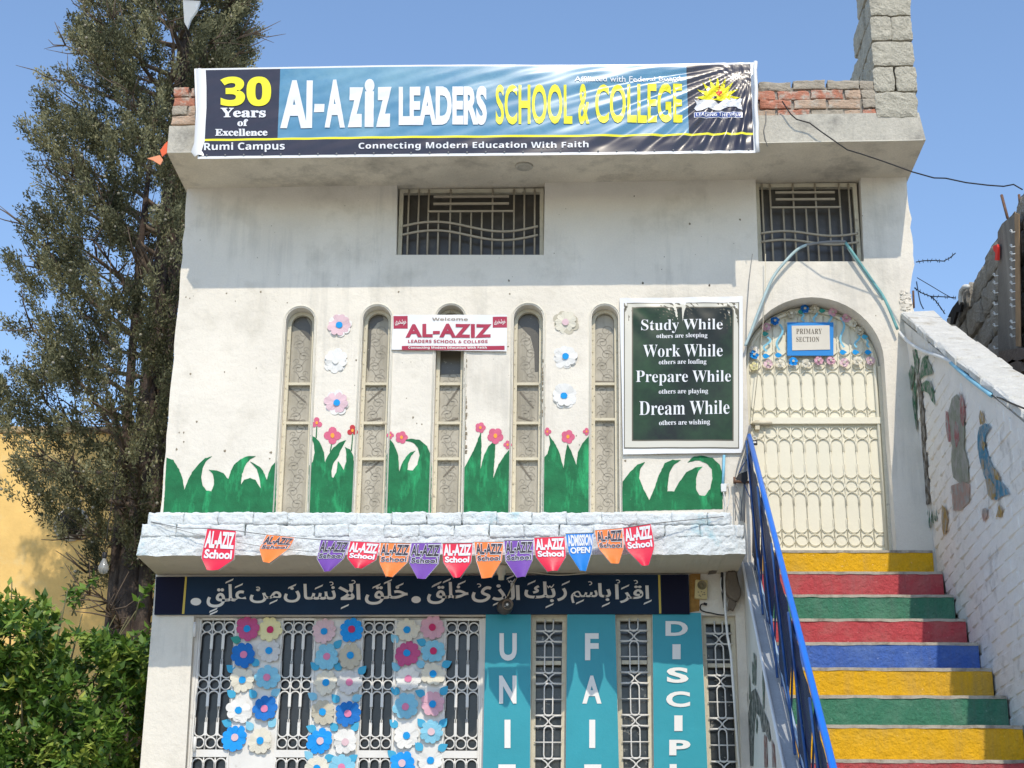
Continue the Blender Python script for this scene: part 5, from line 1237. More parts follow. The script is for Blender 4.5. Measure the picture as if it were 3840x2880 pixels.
# ------------------------------------------------------------------ pipes and wires
def tube_thing(name, pts, r, m, label, cat, n=8, group=None):
    return tag(MB().tube(pts, r, n).build(name, m), label, cat, group)
def bez(pts, n=5):
    out = []
    for i in range(len(pts) - 1):
        p0, p1, p2, p3 = pts[max(0, i - 1)], pts[i], pts[i + 1], pts[min(len(pts) - 1, i + 2)]
        for t in range(n):
            u = t / n; out.append(.5 * (2 * p1 + (p2 - p0) * u + (2 * p0 - 5 * p1 + 4 * p2 - p3) * u * u + (3 * p1 - p0 - 3 * p2 + p3) * u ** 3))
    out.append(pts[-1]); return out
tube_thing('conduit_pipe', bez([at(cF(*p), -.05) for p in ((122, 570), (150, 500), (195, 380), (250, 250), (310, 170), (370, 110), (420, 85))]), .0105, M_pvcb, 'pale blue plastic conduit arching up to the window, left of the gate', 'pipe')
tube_thing('conduit_pipe', bez([at(cF(*p), -.055) for p in ((415, 88), (470, 78), (540, 72), (600, 72))]), .010, M_wire, 'grey conduit piece crossing in front of the upper right window', 'pipe')
tube_thing('conduit_pipe', bez([at(cF(*p), -.05) for p in ((600, 75), (660, 160), (730, 260), (790, 350), (850, 492))]), .0105, M_pvcg, 'teal plastic conduit running down right of the gate arch', 'pipe')
tube_thing('conduit_pipe', bez([at(cF(*p), -.035) for p in ((612, 100), (670, 190), (725, 270), (780, 350))]), .009, M_pvcb, 'thinner pale conduit beside the teal one', 'pipe')
PW = []
for p, X in (((850, 492), 2.292), ((895, 545), 2.292), ((960, 590), 2.294), ((1060, 625), 2.298), ((1110, 650), 2.300)): PW.append(atx(cF(*p), X))
tube_thing('conduit_pipe', bez(PW), .012, M_pvcw, 'white flexible conduit along the top of the painted brick wall', 'pipe')
tube_thing('conduit_pipe', bez([atx(cF(*p), X) for p, X in (((1105, 650), 2.299), ((1190, 725), 2.299), ((1300, 808), 2.299))]), .0125, M_pvcbl, 'sky blue pipe fixed below the coping of the painted brick wall', 'pipe')
tube_thing('power_cable', bez([atx(cF(*p), X) for p, X in (((1290, 805), 2.30), ((1340, 820), 2.30), ((1400, 848), 2.30), ((1455, 870), 2.30))]), .005, M_black, 'black cable leaving the sky blue pipe at the right', 'cable', 5)
tube_thing('conduit_pipe', [at(cB(1948, 1148), -.016), at(cB(1945, 1240), -.016), at(cB(1941, 1345), -.016)], .0095, M_pvcbl, 'short blue pipe coming out under the green poster', 'pipe')
MB_ = MB().box((-.018, -.012, -.025), (.018, .008, .03)); P = at(cB(1945, 1365), -.014); tag(MB_.build('junction_box', M_pvcw, loc=P, bevel=.003), 'small white junction box under the short blue pipe', 'junction box')
for i, (pts, lab) in enumerate([(((1950, 1380), (1975, 1330), (1985, 1400), (1970, 1490)), 'thin white wire looping below the junction box'), (((1944, 1390), (1955, 1450), (1950, 1510)), 'thin white wire dropping from the junction box to the ledge')]):
    tube_thing('thin_wire', bez([at(cB(*p), -.02) for p in pts]), .003, M_pvcw, lab, 'wire', 5)
# bundle of wires and bracket left of the gate
ws = [(((340, 190), (300, 330), (225, 590), (225, 940)), 'leftmost wire of the bundle beside the gate'), (((345, 200), (310, 370), (240, 600), (215, 720), (265, 900)), 'curved wire of the bundle beside the gate'), (((330, 200), (300, 480), (285, 700), (262, 940)), 'straight middle wire of the bundle beside the gate'), (((345, 210), (300, 600), (290, 800), (295, 950)), 'rightmost hanging wire of the bundle beside the gate'), (((225, 660), (265, 760), (275, 940)), 'short wire below the rusty bracket')]
for pts, lab in ws: tube_thing('hanging_wire', bez([at(cP(*p), -.03 - .004 * (len(lab) % 4)) for p in pts]), .0035, M_wire, lab, 'wire', 5, 'wires beside the gate')
tube_thing('blue_wire', bez([at(cP(*p), -.035) for p in ((335, 435), (300, 480), (250, 570))]), .004, M_raild, 'blue wire between railing top and rusty bracket', 'wire', 5)
tube_thing('blue_wire', bez([at(cP(*p), -.035) for p in ((290, 650), (325, 730), (360, 800))]), .0035, M_raild, 'dark blue wire below the rusty bracket reaching the tarpaulin', 'wire', 5)
br = thing('rusty_bracket', 'rusty steel bracket with cloth rag fixed beside the gate', 'bracket', at(cP(270, 620), -.03))
k = MB(); k.tube([at(cP(210, 635), -.05), at(cP(330, 640), -.02)], .010, 6); k.tube([at(cP(215, 600), -.05), at(cP(215, 650), -.05)], .008, 6); k.build('steel_bar', M_rust, br)
k = MB(); pts = [at(cP(*p), -.045) for p in ((225, 610), (250, 575), (315, 552), (322, 610), (300, 660), (275, 640), (250, 620))]; k.sheet(pts, (0, .012, 0)); k.build('rag', M_black, br)
tube_thing('down_pipe', [at((1613, 990), -.02), at((1606, 1125), -.02)], .009, mat('grey_pvc', (.45, .45, .45), .6), 'grey plastic down pipe left of the railing top', 'pipe')
tube_thing('sagging_wire', [at(cF(155, 130), -.03), at(cF(140, 250), -.03), at(cF(128, 420), -.03), at(cF(125, 560), -.03)], .0022, M_wire, 'thin grey wire hanging down the wall left of the gate arch', 'wire', 4)
tube_thing('sagging_wire', [at(cF(218, 130), -.06), at(cF(215, 330), -.04), at(cF(205, 480), -.02), at(cF(155, 930), .02)], .0025, M_creamd, 'thin pale wire hanging from the window across the gate arch', 'wire', 4)
# cable from the parapet to the right
pts = [at(cI(*p), -.60) for p in ((430, 700), (490, 790), (530, 825), (620, 850), (700, 910), (800, 980), (880, 1035), (980, 1065), (1100, 1105), (1200, 1140), (1330, 1188))] + [at(cI(1480, 1230), -.7), at(cI(1560, 1232), -.75), at(cI(1700, 1262), -.8), at(cI(1850, 1280), -.85), at(cI(1960, 1288), -.88), at(cI(2030, 1275), -.9), at(cI(2090, 1310), -.95)]
tube_thing('overhead_cable', pts, .0048, M_black, 'black kinked cable running from the parapet to the right over the sky', 'cable', 5)
tube_thing('crack_wire', [at(cI(*p), -.556) for p in ((318, 770), (318, 840), (302, 900), (312, 960), (328, 1012))], .003, M_wire, 'thin dark wire down the canopy edge right of the banner', 'wire', 4)
# cable on soffit of ledge
tube_thing('soffit_cable', bez([at(cS(*p), -.04) for p in ((600, 400), (900, 395), (1100, 410), (1350, 438), (1600, 435), (1900, 405))]), .004, M_creamd, 'thin cream cable sagging along the top of the verse sign', 'cable', 4)
# lamp holder, camera
P = at(cS(540, 340), -.25)
lh = thing('lamp_holder', 'empty white lamp holder under the ledge above the verse sign', 'lamp holder', (P.x, -.25, 3.925))
k = MB(); k.lathe((0, 0, 0), [(.05, -.002), (.048, -.014), (.036, -.03), (.03, -.034), (.028, -.056), (.02, -.06), (.018, -.092), (.012, -.092)], 20); k.build('socket', M_creamd, lh, loc=(P.x, -.25, 3.932))
P = at(cS(620, 915), -.16)
cm = thing('security_camera', 'dark round security camera hanging in front of the verse sign', 'camera', P)
mg = mat('camera_dark_plastic', (.04, .035, .03), .4, spec=.5); mg2 = mat('camera_tan_plastic', (.22, .17, .13), .4, spec=.5)
k = MB(); k.lathe((-.012, .02, -.005), [(.03, -.03), (.047, -.02), (.052, 0), (.047, .02), (.035, .028)], 20, 'Y'); k.build('camera_base', mg, cm, loc=P)
k = MB(); k.lathe((.008, -.01, .006), [(.022, -.035), (.033, -.025), (.036, 0), (.032, .02), (.020, .026)], 20, 'Y'); k.build('camera_ball', mg2, cm, loc=P)
k = MB(); k.lathe((.006, -.045, -.004), [(.024, -.01), (.024, .004), (.018, .006)], 18, 'Y'); k.build('camera_face', mg, cm, loc=P)
k = MB(); k.lathe((.006, -.053, -.004), [(.008, 0), (.008, .003)], 12, 'Y'); k.lathe((-.008, -.053, -.016), [(.003, 0), (.003, .002)], 8, 'Y'); k.build('lens', M_pvcw, cm, loc=P)
k = MB(); k.tube([(0, 0, .04), (.01, .0, .07), (.03, .05, .13), (.06, .10, .20)], .004, 5); k.build('camera_lead', M_creamd, cm, loc=P)
k = MB(); k.tube([(-.01, 0, .03), (.01, 0, .05), (.02, .02, .08)], .010, 6); k.build('camera_arm', mg, cm, loc=P)
# door bell speaker, electrics corner
P = at(cR(328, 660), -.02)
M_ply = mat('orange_stained_plywood', (.36, .19, .05), .85, var=.3, vs=25, stain=(.5, .42, .3), stain_s=20, stain_lo=.55, stain_hi=.68)
q = [at(cR(*p), -.004) for p in ((140, 410), (320, 405), (310, 620), (300, 1000), (150, 1020))]; MB().sheet(q, (0, .0035, 0)).build('stained_patch', M_ply, school)
sp = thing('wall_chime', 'yellowed plastic door chime with round speaker right of the verse sign', 'door chime', P)
q = [at(cR(*p), -.045) - P for p in ((240, 510), (432, 520), (425, 812), (228, 800))]; me = MB().sheet([v + P for v in q], (0, .04, 0)).build('chime_case', mat('yellowed_plastic', (.55, .45, .22), .5), sp, bevel=.004)
C_ = at(cR(342, 598), -.047); k = MB(); k.lathe(C_, [(.0115 * 1, 0), (.0113, .0015)], 16, 'Y'); k.lathe(C_, [(.030, -.001), (.029, .002), (.025, .002), (.025, .0005)], 24, 'Y'); k.build('speaker_grille', mat('chime_grille', (.20, .17, .10), .6), sp)
k = MB()
for (x, y) in ((285, 705), (335, 700), (375, 715), (300, 755), (355, 745), (320, 770), (385, 745)): 
    A_ = at(cR(x, y), -.0465); k.add([A_ + Vector((.006, 0, 0)), A_ + Vector((0, 0, .005)), A_ + Vector((-.006, 0, -.001)), A_ + Vector((0, 0, -.005))], [(0, 1, 2, 3)])
k.build('chime_flower_print', mat('chime_grille', (.20, .17, .10), .6), sp)
tube_thing('chime_lead', bez([at(cR(*p), -.02) for p in ((400, 890), (330, 900), (318, 970), (380, 1010), (480, 1030), (620, 1060), (720, 1060))]), .0045, M_black, 'black lead looping below the door chime', 'cable', 5)
tube_thing('chime_plug', [at(cR(365, 885), -.03), at(cR(420, 900), -.03)], .009, M_black, 'black plug lying below the door chime', 'plug', 6)
tube_thing('corner_pipe', [at(cR(695, 350), -.04), at(cR(700, 900), -.045), at(cR(705, 1000), -.05), at(cR(740, 1400), -.055), at(cR(790, 1659), -.06), at(cD(1985, 1659), -.06)], .0085, M_pvcw, 'white pipe running down in front of the last grille window', 'pipe')
tube_thing('corner_cable', bez([at(cR(*p), -.035) for p in ((655, 340), (655, 560), (670, 760), (700, 950))]), .010, M_black, 'thick black cable beside the white corner pipe', 'cable', 6)
tube_thing('corner_cable', bez([at(cR(*p), -.04) for p in ((640, 480), (635, 620), (690, 800), (745, 950), (720, 1010))]), .0035, M_pvcw, 'thin pale cable curling round the black corner cable', 'cable', 5)
M_sack = mat('dusty_brown_wrap', (.16, .13, .10), .8, var=.25, vs=14, bump=.8, bs=20)
bag = thing('wrapped_meter', 'dusty brown plastic wrapped meter box in the corner under the ledge', 'meter', at(cR(820, 600), -.08))
k = MB(); pts = [(740, 360), (880, 370), (920, 560), (960, 680), (955, 770), (880, 850), (770, 780), (720, 700), (712, 480)]
k.sheet([at(cR(*p), -.09) for p in pts], (0, .075, 0)); o = k.build('wrap', M_sack, bag, bevel=.012)
k = MB(); k.sheet([at(cR(*p), -.07) for p in ((770, 790), (870, 850), (880, 900), (830, 1000), (790, 960), (740, 1000), (750, 880))], (0, .04, 0)); k.build('wrap_tail', M_sack, bag, bevel=.006)
k = MB(); k.sheet([at(cR(*p), -.10) for p in ((450, 385), (640, 325), (740, 320), (860, 362), (850, 375), (740, 352), (640, 360))], (0, .095, 0)); k.build('flap', M_sack, bag)

# ------------------------------------------------------------------ neighbour's rough block wall at right
nb = thing('neighbour_block_wall', 'dark unplastered concrete block wall with plank shuttered column, at the right edge', 'wall', (3.0, 0, 0))
NX = 2.95
sil = [(890, 110), (850, 170), (838, 235), (820, 240), (720, 325), (685, 380), (680, 440), (600, 560), (520, 690), (455, 800), (405, 905), (340, 965), (300, 1040), (285, 1100)]
SL = [atx(cN(*p), NX) for p in sil]
def ztn(y):
    pts = sorted([(q.y, q.z) for q in SL])
    if y <= pts[0][0]: return pts[0][1]
    if y >= pts[-1][0]: return pts[-1][1]
    for (a, b), (c_, d) in zip(pts, pts[1:]):
        if a <= y <= c_: return b + (d - b) * (y - a) / max(1e-6, c_ - a)
def stone_mesh(L, H):
    bm = bmesh.new(); bmesh.ops.create_cube(bm, size=1); bmesh.ops.subdivide_edges(bm, edges=bm.edges[:], cuts=8, use_grid_fill=True); off = Vector((jit(50), jit(50), jit(50)))
    for v in bm.verts:
        p = v.co.copy(); m_ = max(abs(p.x), abs(p.y), abs(p.z)); rnd = 1 - .05 * (abs(p.y * p.z) * 4) ** 1.5
        v.co = Vector((p.x * .09 + .045, (p.y * rnd + .5) * L, (p.z * rnd + .5) * H))
        if p.x < -.49: v.co.x += .014 * (abs(p.y) * 2) ** 6 + .014 * (abs(p.z) * 2) ** 6
        v.co += noise.noise_vector(v.co * 6 + off) * .012 + noise.noise_vector(v.co * 22 + off) * .011 + noise.noise_vector(v.co * 55 + off) * .006
    me = bpy.data.meshes.new('block'); bm.to_mesh(me); bm.free(); return me
ymin = min(q.y for q in SL); ymax = max(q.y for q in SL)
k = MB(); vs = []; n = 40
for i in range(n + 1):
    y = -4 + (ymax + 4) * i / n; zt = ztn(y) - .01; vs += [(NX + .03, y, 0), (NX + .03, y, zt), (NX + .2, y, zt), (NX + .2, y, 0)]
fs = []
for i in range(n): a = 4 * i; b = a + 4; fs += [(a, b, b + 1, a + 1), (a + 1, b + 1, b + 2, a + 2), (a + 2, b + 2, b + 3, a + 3)]
fs += [(0, 1, 2, 3), (4 * n, 4 * n + 3, 4 * n + 2, 4 * n + 1)]
k.add(vs, fs); k.build('wall_core', M_mort, nb)
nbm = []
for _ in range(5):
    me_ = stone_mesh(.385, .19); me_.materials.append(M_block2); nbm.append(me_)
z_ = 3.0; r = 0
while z_ < 7.3:
    y = -4.0 + (r % 2) * .2
    while y < ymax:
        if z_ + .17 < max(ztn(y + .05), ztn(y + .33)) + .05:
            P = pr((NX, y + .2, z_ + .1))
            if 1990 < P[0] < 2300 and P[1] > 380:
                o = bpy.data.objects.new('block', random.choice(nbm)); COL.objects.link(o); o.parent = nb; o.location = Vector((NX + jit(.01), y, z_)) - nb.location; o.rotation_euler = (jit(.03), jit(.03), jit(.03))
        y += .40
    z_ += .203; r += 1
# column face with wood grain, nails
M_plank = mat('grey_shutter_plank', (.19, .175, .155), .85, var=.15, vs=3, stain=(.30, .28, .25), stain_s=10, stain_lo=.45, stain_hi=.75, vertical=.08, bump=.6, bs=30)
M_wood = mat('brown_wood_batten', (.36, .24, .14), .85, var=.25, vs=10)
def nbp(pts, d, m, name, lift): 
    P = [atx(cN(*p), NX - lift) for p in pts]; return MB().sheet(P, (d, 0, 0)).build(name, m, nb)
nbp([(690, 385), (722, 322), (815, 242), (835, 245), (830, 1240), (858, 1262), (700, 1420), (692, 1200)], .012, M_plank, 'shutter_plank', .06)
nbp([(818, 240), (850, 246), (862, 1255), (828, 1250)], .006, M_wood, 'batten', .068)
k = MB()
for x0, ys_ in ((800, (380, 490, 545, 595, 660, 715, 770, 832, 892, 942, 1065, 1110, 1170)), (670, (710, 768, 840, 928, 1003, 1092, 1262))):
    for y in ys_:
        P = [atx(cN(x0 + dx, y + dy), NX - .09) for dx, dy in ((22, 4), (8, 6), (-6, 4), (-16, -4), (-12, -12), (-2, -10), (-2, 6), (0, 14))]
        k.tube(P, .0035, 4)
tag(k.build('tie_wires', M_pvcw, nb), kind='stuff')
for (pts, lab) in [([(730, 1400), (800, 1350), (860, 1370), (875, 1440), (830, 1500), (770, 1512), (730, 1480)], 0), ([(775, 1475), (890, 1478), (888, 1580), (790, 1590)], 0), ([(700, 1290), (860, 1262), (888, 1280), (885, 1345), (730, 1400), (700, 1400)], 0)]:
    nbp(pts, .08, mat('brown_rubble_stone', (.20, .16, .13), .9, var=.2, vs=14, bump=1, bs=40), 'rubble_stone', .07)
tube_thing('rebar', [atx(cN(720, 105), NX + .08), atx(cN(766, 280), NX + .08)], .010, M_rust, 'rusty steel rod standing up from the shuttered column', 'rebar', 6)
tube_thing('rebar', [atx(cN(852, 100), NX + .08), atx(cN(860, 175), NX + .08)], .009, M_rust, 'short rusty steel rod at the very right edge', 'rebar', 6)
def nbthing(name, pts, d, m, lift, lab, cat): return tag(MB().sheet([atx(cN(*p), NX - lift) for p in pts], (d, 0, 0)).build(name, m), lab, cat)
nbthing('red_rag', [(655, 490), (685, 478), (690, 500), (688, 600), (668, 598), (672, 545), (655, 515)], .015, mat('red_cloth', (.75, .04, .03), .7), .09, 'small red rag tied to the left edge of the rough block wall', 'rag')
nbthing('black_cloth', [(395, 895), (418, 935), (405, 990), (378, 990), (350, 1085), (330, 1085), (335, 1010), (310, 1030), (345, 960)], .02, mat('black_cloth', (.02, .018, .016), .9), .06, 'torn black cloth hanging over the end of the rough block wall', 'cloth')
tube_thing('white_pipe_end', [atx(cN(*p), NX - .05) for p in ((415, 930), (408, 880), (415, 830), (440, 800), (465, 800))], .018, M_pvcw, 'white curved pipe end on top of the rough block wall', 'pipe')
# barbed wire strands
def barbed(pts, Y0, Y1, lab):
    P = [at(cN(*p), Y0 + (Y1 - Y0) * i / (len(pts) - 1)) for i, p in enumerate(pts)]
    t = MB().tube(P, .004, 5)
    for a, b in zip(P, P[1:]):
        for u in (.3, .7):
            c_ = a + (b - a) * u; t.tube([c_ + Vector((jit(.012), 0, -.014)), c_ + Vector((jit(.012), 0, .014))], .0022, 4)
    tag(t.build('barbed_wire', M_black), lab, 'barbed wire', 'barbed wire between the wall and the neighbour')
barbed([(72, 612), (130, 602), (210, 600), (280, 605), (325, 582), (370, 545)], .1, .3, 'upper loose strand of barbed wire ending in the sky')
barbed([(60, 808), (110, 845), (180, 872), (260, 875), (340, 880), (372, 885)], .1, .8, 'middle strand of barbed wire reaching the rough wall')
barbed([(180, 872), (215, 900), (250, 945), (290, 1005)], .3, .8, 'lower strand of barbed wire branching down to the rough wall')
tube_thing('thin_black_wire', bez([at(cN(*p), .2) for p in ((78, 730), (180, 790), (280, 850), (350, 888))]), .003, M_black, 'thin straight wire above the middle barbed strand', 'wire', 4)
tube_thing('blue_wire', bez([at(cN(*p), .1) for p in ((75, 760), (90, 850), (105, 920), (128, 968))]), .0045, mat('dark_blue_wire', (.04, .08, .16), .5), 'dark blue wire dropping behind the end of the coping', 'wire', 5)
tube_thing('wall_peg', [at(cN(50, 830), .0), at(cN(55, 960), .0)], .008, M_rust, 'rusty upright peg at the broken right edge of the school wall', 'peg', 5)
# broken plaster lumps at the right edge of the facade
k = MB()
for i in range(34):
    P = at(cN(-6 + jit(34), 835 + random.random() * 130), -.004); s_ = random.uniform(.006, .018)
    k.box((P.x - s_, -.004 - random.random() * .005, P.z - s_ * .7), (P.x + s_, .01, P.z + s_ * .7), .006)
tag(k.build('broken_plaster', M_wall, school), kind='stuff')
# chipped plaster beside the third and fourth slit windows
k = MB()
for (c, x, y0, y1) in ((cB, 252, 530, 1130), (cB, 765, 530, 900)):
    y = y0
    while y < y1:
        P = at(c(x + jit(6) + (0 if x > 300 else 4), y), -.001); k.box((P.x - random.uniform(.004, .010), -.0035, P.z - .011), (P.x + random.uniform(.002, .008), .001, P.z + .011), .003); y += random.uniform(14, 40)
CH = [(cA, p) for p in ((610, 88), (835, 80), (668, 138), (1008, 150), (393, 105), (370, 120), (345, 112), (805, 577), (597, 603), (375, 615), (1460, 525), (1737, 78), (415, 928), (600, 1118), (900, 1130), (893, 1170), (1832, 900), (1857, 940), (1890, 945), (1450, 690), (1818, 537), (300, 1000), (330, 1060), (282, 1110), (330, 1000))] + [(cB, p) for p in ((545, 92), (1415, 20), (1853, 35), (37, 935), (533, 435), (1300, 1185), (980, 1020), (1000, 1080))] + [(cM, p) for p in ((1448, 183), (1064, 434), (1327, 442), (535, 424), (1030, 90), (1250, 200), (760, 140))]
for c, (x, y) in CH:
    P = at(c(x, y), -.0012); r_ = random.uniform(.0035, .010); k.add([P + Vector((cos(t) * r_ * random.uniform(.5, 1.1), 0, sin(t) * r_ * random.uniform(.6, 1.4))) for t in (0, .9, 1.8, 2.7, 3.6, 4.5, 5.4)], [tuple(range(7))])
for _ in range(70):
    x = random.uniform(-2.6, 2.3); z_ = random.uniform(4.9, 6.65)
    P = Vector((x, -.0011, z_)); r_ = random.uniform(.0015, .0045); k.add([P + Vector((cos(t) * r_, 0, sin(t) * r_ * random.uniform(.6, 1.4))) for t in (0, 1.2, 2.4, 3.6, 4.8)], [tuple(range(5))])
tag(k.build('chipped_plaster', mat('bare_brown_plaster', (.26, .22, .16), .95, var=.3, vs=40), school), kind='stuff')

# ------------------------------------------------------------------ yellow building behind the trees
import numpy as np
rng = np.random.default_rng(11)
yb = thing('yellow_building', 'plain yellow painted building wall behind the cypress', 'building', (-7, 4.5, 0))
k = MB(); k.box((-14, 4.45, 0), (-2.9, 9, 6.30)); k.build('wall', M_yellow, yb)
M_cap = mat('crumbling_wall_top', (.45, .33, .18), .95, var=.3, vs=10, bump=1, bs=30)
x = -8.2; cm_ = [rough_block((0, 0, 0), (.22, .2, .075), .006, .01) for _ in range(4)]
for me_ in cm_: me_.materials.append(M_cap)
while x < -2.95:
    if random.random() < .9:
        o = bpy.data.objects.new('brick', random.choice(cm_)); COL.objects.link(o); o.parent = yb; o.location = Vector((x, 4.43 + jit(.012), 6.302)) - yb.location
    x += .232
hp = at((154, 1132), 4.44)
k = MB(); k.lathe((hp.x, 4.442, hp.z), [(.17, 0), (.17, .003)], 24, 'Y'); k.build('pale_ring', mat('bare_plaster_ring', (.55, .50, .40), .9), yb)
k = MB(); k.lathe((hp.x - .01, 4.438, hp.z + .02), [(.13, 0), (.13, .003)], 24, 'Y'); k.build('vent_hole', M_dark, yb)

# ------------------------------------------------------------------ foliage
def leafmat(name, c1, c2, c3, rough=.6, tr=.25, s=3., spec=.3):
    m = bpy.data.materials.new(name); m.use_nodes = True; n = m.node_tree; N = n.nodes; L = n.links; b = N['Principled BSDF']
    at_ = N.new('ShaderNodeAttribute'); at_.attribute_name = 'tint'
    r = N.new('ShaderNodeValToRGB'); r.color_ramp.elements[0].color = (*c1, 1); r.color_ramp.elements[1].color = (*c3, 1)
    e = r.color_ramp.elements.new(.5); e.color = (*c2, 1); L.new(at_.outputs['Fac'], r.inputs[0]); L.new(r.outputs[0], b.inputs['Base Color'])
    b.inputs['Roughness'].default_value = rough; b.inputs['Specular IOR Level'].default_value = spec
    t = N.new('ShaderNodeBsdfTranslucent'); L.new(r.outputs[0], t.inputs[0]); mx = N.new('ShaderNodeMixShader'); mx.inputs[0].default_value = tr
    L.new(b.outputs[0], mx.inputs[1]); L.new(t.outputs[0], mx.inputs[2]); L.new(mx.outputs[0], N['Material Output'].inputs[0]); return m
def cards(name, C, A, S, L, Wd, tint, m, parent, fold=.0):
    """C centres, A long axes (unit), S side axes (unit): one folded four-cornered blade each"""
    n = len(C); Nn = np.cross(A, S)
    v = np.empty((n, 4, 3)); L = L[:, None]; Wd = Wd[:, None]
    v[:, 0] = C; v[:, 1] = C + A * L * .45 + S * Wd + Nn * Wd * fold; v[:, 2] = C + A * L; v[:, 3] = C + A * L * .45 - S * Wd + Nn * Wd * fold
    me = bpy.data.meshes.new(name); me.vertices.add(n * 4); me.vertices.foreach_set('co', v.ravel())
    if fold:
        idx = (np.arange(n)[:, None] * 4 + np.array([0, 1, 2, 0, 2, 3])).ravel(); nf = 2 * n; sz = 3
    else: idx = np.arange(4 * n); nf = n; sz = 4
    me.loops.add(len(idx)); me.loops.foreach_set('vertex_index', idx.astype(np.int32)); me.polygons.add(nf)
    me.polygons.foreach_set('loop_start', (np.arange(nf) * sz).astype(np.int32)); me.polygons.foreach_set('loop_total', np.full(nf, sz, np.int32))
    me.update(); a = me.attributes.new('tint', 'FLOAT', 'POINT'); a.data.foreach_set('value', np.repeat(tint, 4).astype(np.float32))
    return tag(link(name, me, parent, m), kind='stuff')
def unit(v): return v / np.maximum(np.linalg.norm(v, axis=1, keepdims=True), 1e-9)

TX, TY = -3.42, 2.2
cyp = thing('cypress_tree', 'tall dark green cypress with pale cones left of the school', 'tree', (TX, TY, 0))
M_bark = mat('dark_fibrous_bark', (.075, .055, .045), .95, var=.35, vs=20, bump=1.5, bs=30, vertical=.2, stain=(.14, .11, .09), stain_s=12, stain_lo=.5, stain_hi=.7)
M_twig = mat('grey_brown_twig', (.16, .12, .09), .9, var=.2, vs=20)
k = MB(); k.tube([(TX - .02, TY, 0), (TX, TY, 2), (TX + .02, TY, 4.6), (TX + .03, TY + .02, 6.5), (TX + .06, TY, 9), (TX - .05, TY, 12)], .20, 14, r2=.03)
for dx, dy, r_ in ((.12, -.10, .10), (-.11, -.05, .08), (.20, .06, .06), (.05, -.10, .05)):
    k.tube([(TX + dx, TY + dy, 0), (TX + dx, TY + dy, 3), (TX + dx * 1.2, TY + dy, 5), (TX + dx * 1.5, TY + dy, 7.2), (TX + dx * 1.2, TY + dy, 9)], r_, 8, r2=.012)
k.build('trunk', M_bark, cyp)
prof = [((235, -80)), ((160, 0)), ((150, 100)), ((140, 175)), ((98, 212)), ((92, 245)), ((128, 285)), ((64, 325)), ((66, 400)), ((74, 460)), ((60, 520)), ((40, 600)), ((14, 655)), ((-2, 760)), ((14, 850)), ((-10, 930)), ((-15, 1000)), ((20, 1080)), ((100, 1150)), ((170, 1200))]
pz = []; pxr = []
for p in prof: q = at(p, TY); pz.append(q.z); pxr.append(TX - q.x)
pz = np.array(pz[::-1]); pxr = np.array(pxr[::-1])
def radius(z): return np.interp(z, pz, pxr)
nb_ = 150; k = MB(); tips = []
for i in range(nb_):
    z0 = 3.9 + (10.6 - 3.9) * (i + random.random()) / nb_; a = random.uniform(0, 2 * pi); 
    rr = float(radius(z0)) * (1 - .36 * max(0, cos(a)) * min(1, max(0, (z0 - 6.5) / 1.5))); up = random.uniform(.25, .9); L_ = rr * random.uniform(.6, .98)
    if z0 < 5.6: up = random.uniform(-.1, .5)
    P = []; x, y, z = TX, TY, z0 - up * L_ * .6
    for s_ in range(7):
        u = s_ / 6; P.append((TX + .03 + cos(a) * L_ * u + jit(.03), TY + sin(a) * L_ * u + jit(.03), z + up * L_ * u + (.12 * sin(u * 5 + i)) * .4))
    if P[-1][0] > -2.74 and z0 < 7.3: continue
    k.tube(P, .026, 5, r2=.006)
    for s_ in (3, 4, 5, 6):
        for _ in range(3):
            q = Vector(P[s_]); d = Vector((cos(a) * .6 + jit(.7), sin(a) * .6 + jit(.7), random.uniform(-.2, .9))).normalized() * random.uniform(.15, .36)
            if q.x + d.x > -2.74 and z0 < 7.3: continue
            k.tube([q, q + d * .5 + Vector((jit(.03), jit(.03), jit(.03))), q + d], .008, 4, r2=.002)
tag(k.build('branches', M_twig, cyp), kind='stuff')
# foliage clumps
NC = 2300
zc = rng.uniform(4.0, 10.8, NC * 3); ac = rng.uniform(0, 2 * pi, NC * 3)
lump = np.array([noise.noise(Vector((cos(a) * 1.3, sin(a) * 1.3, z * 1.1))) for a, z in zip(ac, zc)])
lump2 = np.array([noise.noise(Vector((cos(a) * 3.5 + 9, sin(a) * 3.5, z * 3.0))) for a, z in zip(ac, zc)])
rr_ = radius(zc) * np.where(np.cos(ac) > 0, 1 - .36 * np.cos(ac) * np.clip((zc - 6.5) / 1.5, 0, 1), 1.)
rc = rr_ * np.sqrt(rng.uniform(.30, 1, NC * 3)) * (1 + .05 * lump)
keep = (rng.random(NC * 3) < np.maximum(np.clip(.52 + 1.3 * lump + 1.5 * lump2, 0.0, 1), .5 * ((np.cos(ac) > .1) & (zc < 8.5)))) & (rng.random(NC * 3) < np.clip((zc - 4.0) / 2.2, .10, 1))
cx = TX + rc * np.cos(ac); cy_ = TY + rc * np.sin(ac); zz_ = zc
keep &= ~((cx > -2.86) & (zc < 7.3)); keep &= cx < -2.45
cx, cy_, zz_, ac, rc = cx[keep][:NC], cy_[keep][:NC], zz_[keep][:NC], ac[keep][:NC], rc[keep][:NC]
per = 130; n = len(cx)
print('clumps', n)
C0 = np.repeat(np.stack([cx, cy_, zz_], 1), per, 0); dirc = np.repeat(np.stack([np.cos(ac) * .7, np.sin(ac) * .7, np.full(n, .75)], 1), per, 0)
t = rng.uniform(-.5, .5, n * per)[:, None]; ln = np.repeat(rng.uniform(.14, .30, n), per)[:, None]
C = C0 + unit(dirc) * t * ln + rng.normal(0, .026, (n * per, 3)) * (1.3 - np.abs(t))
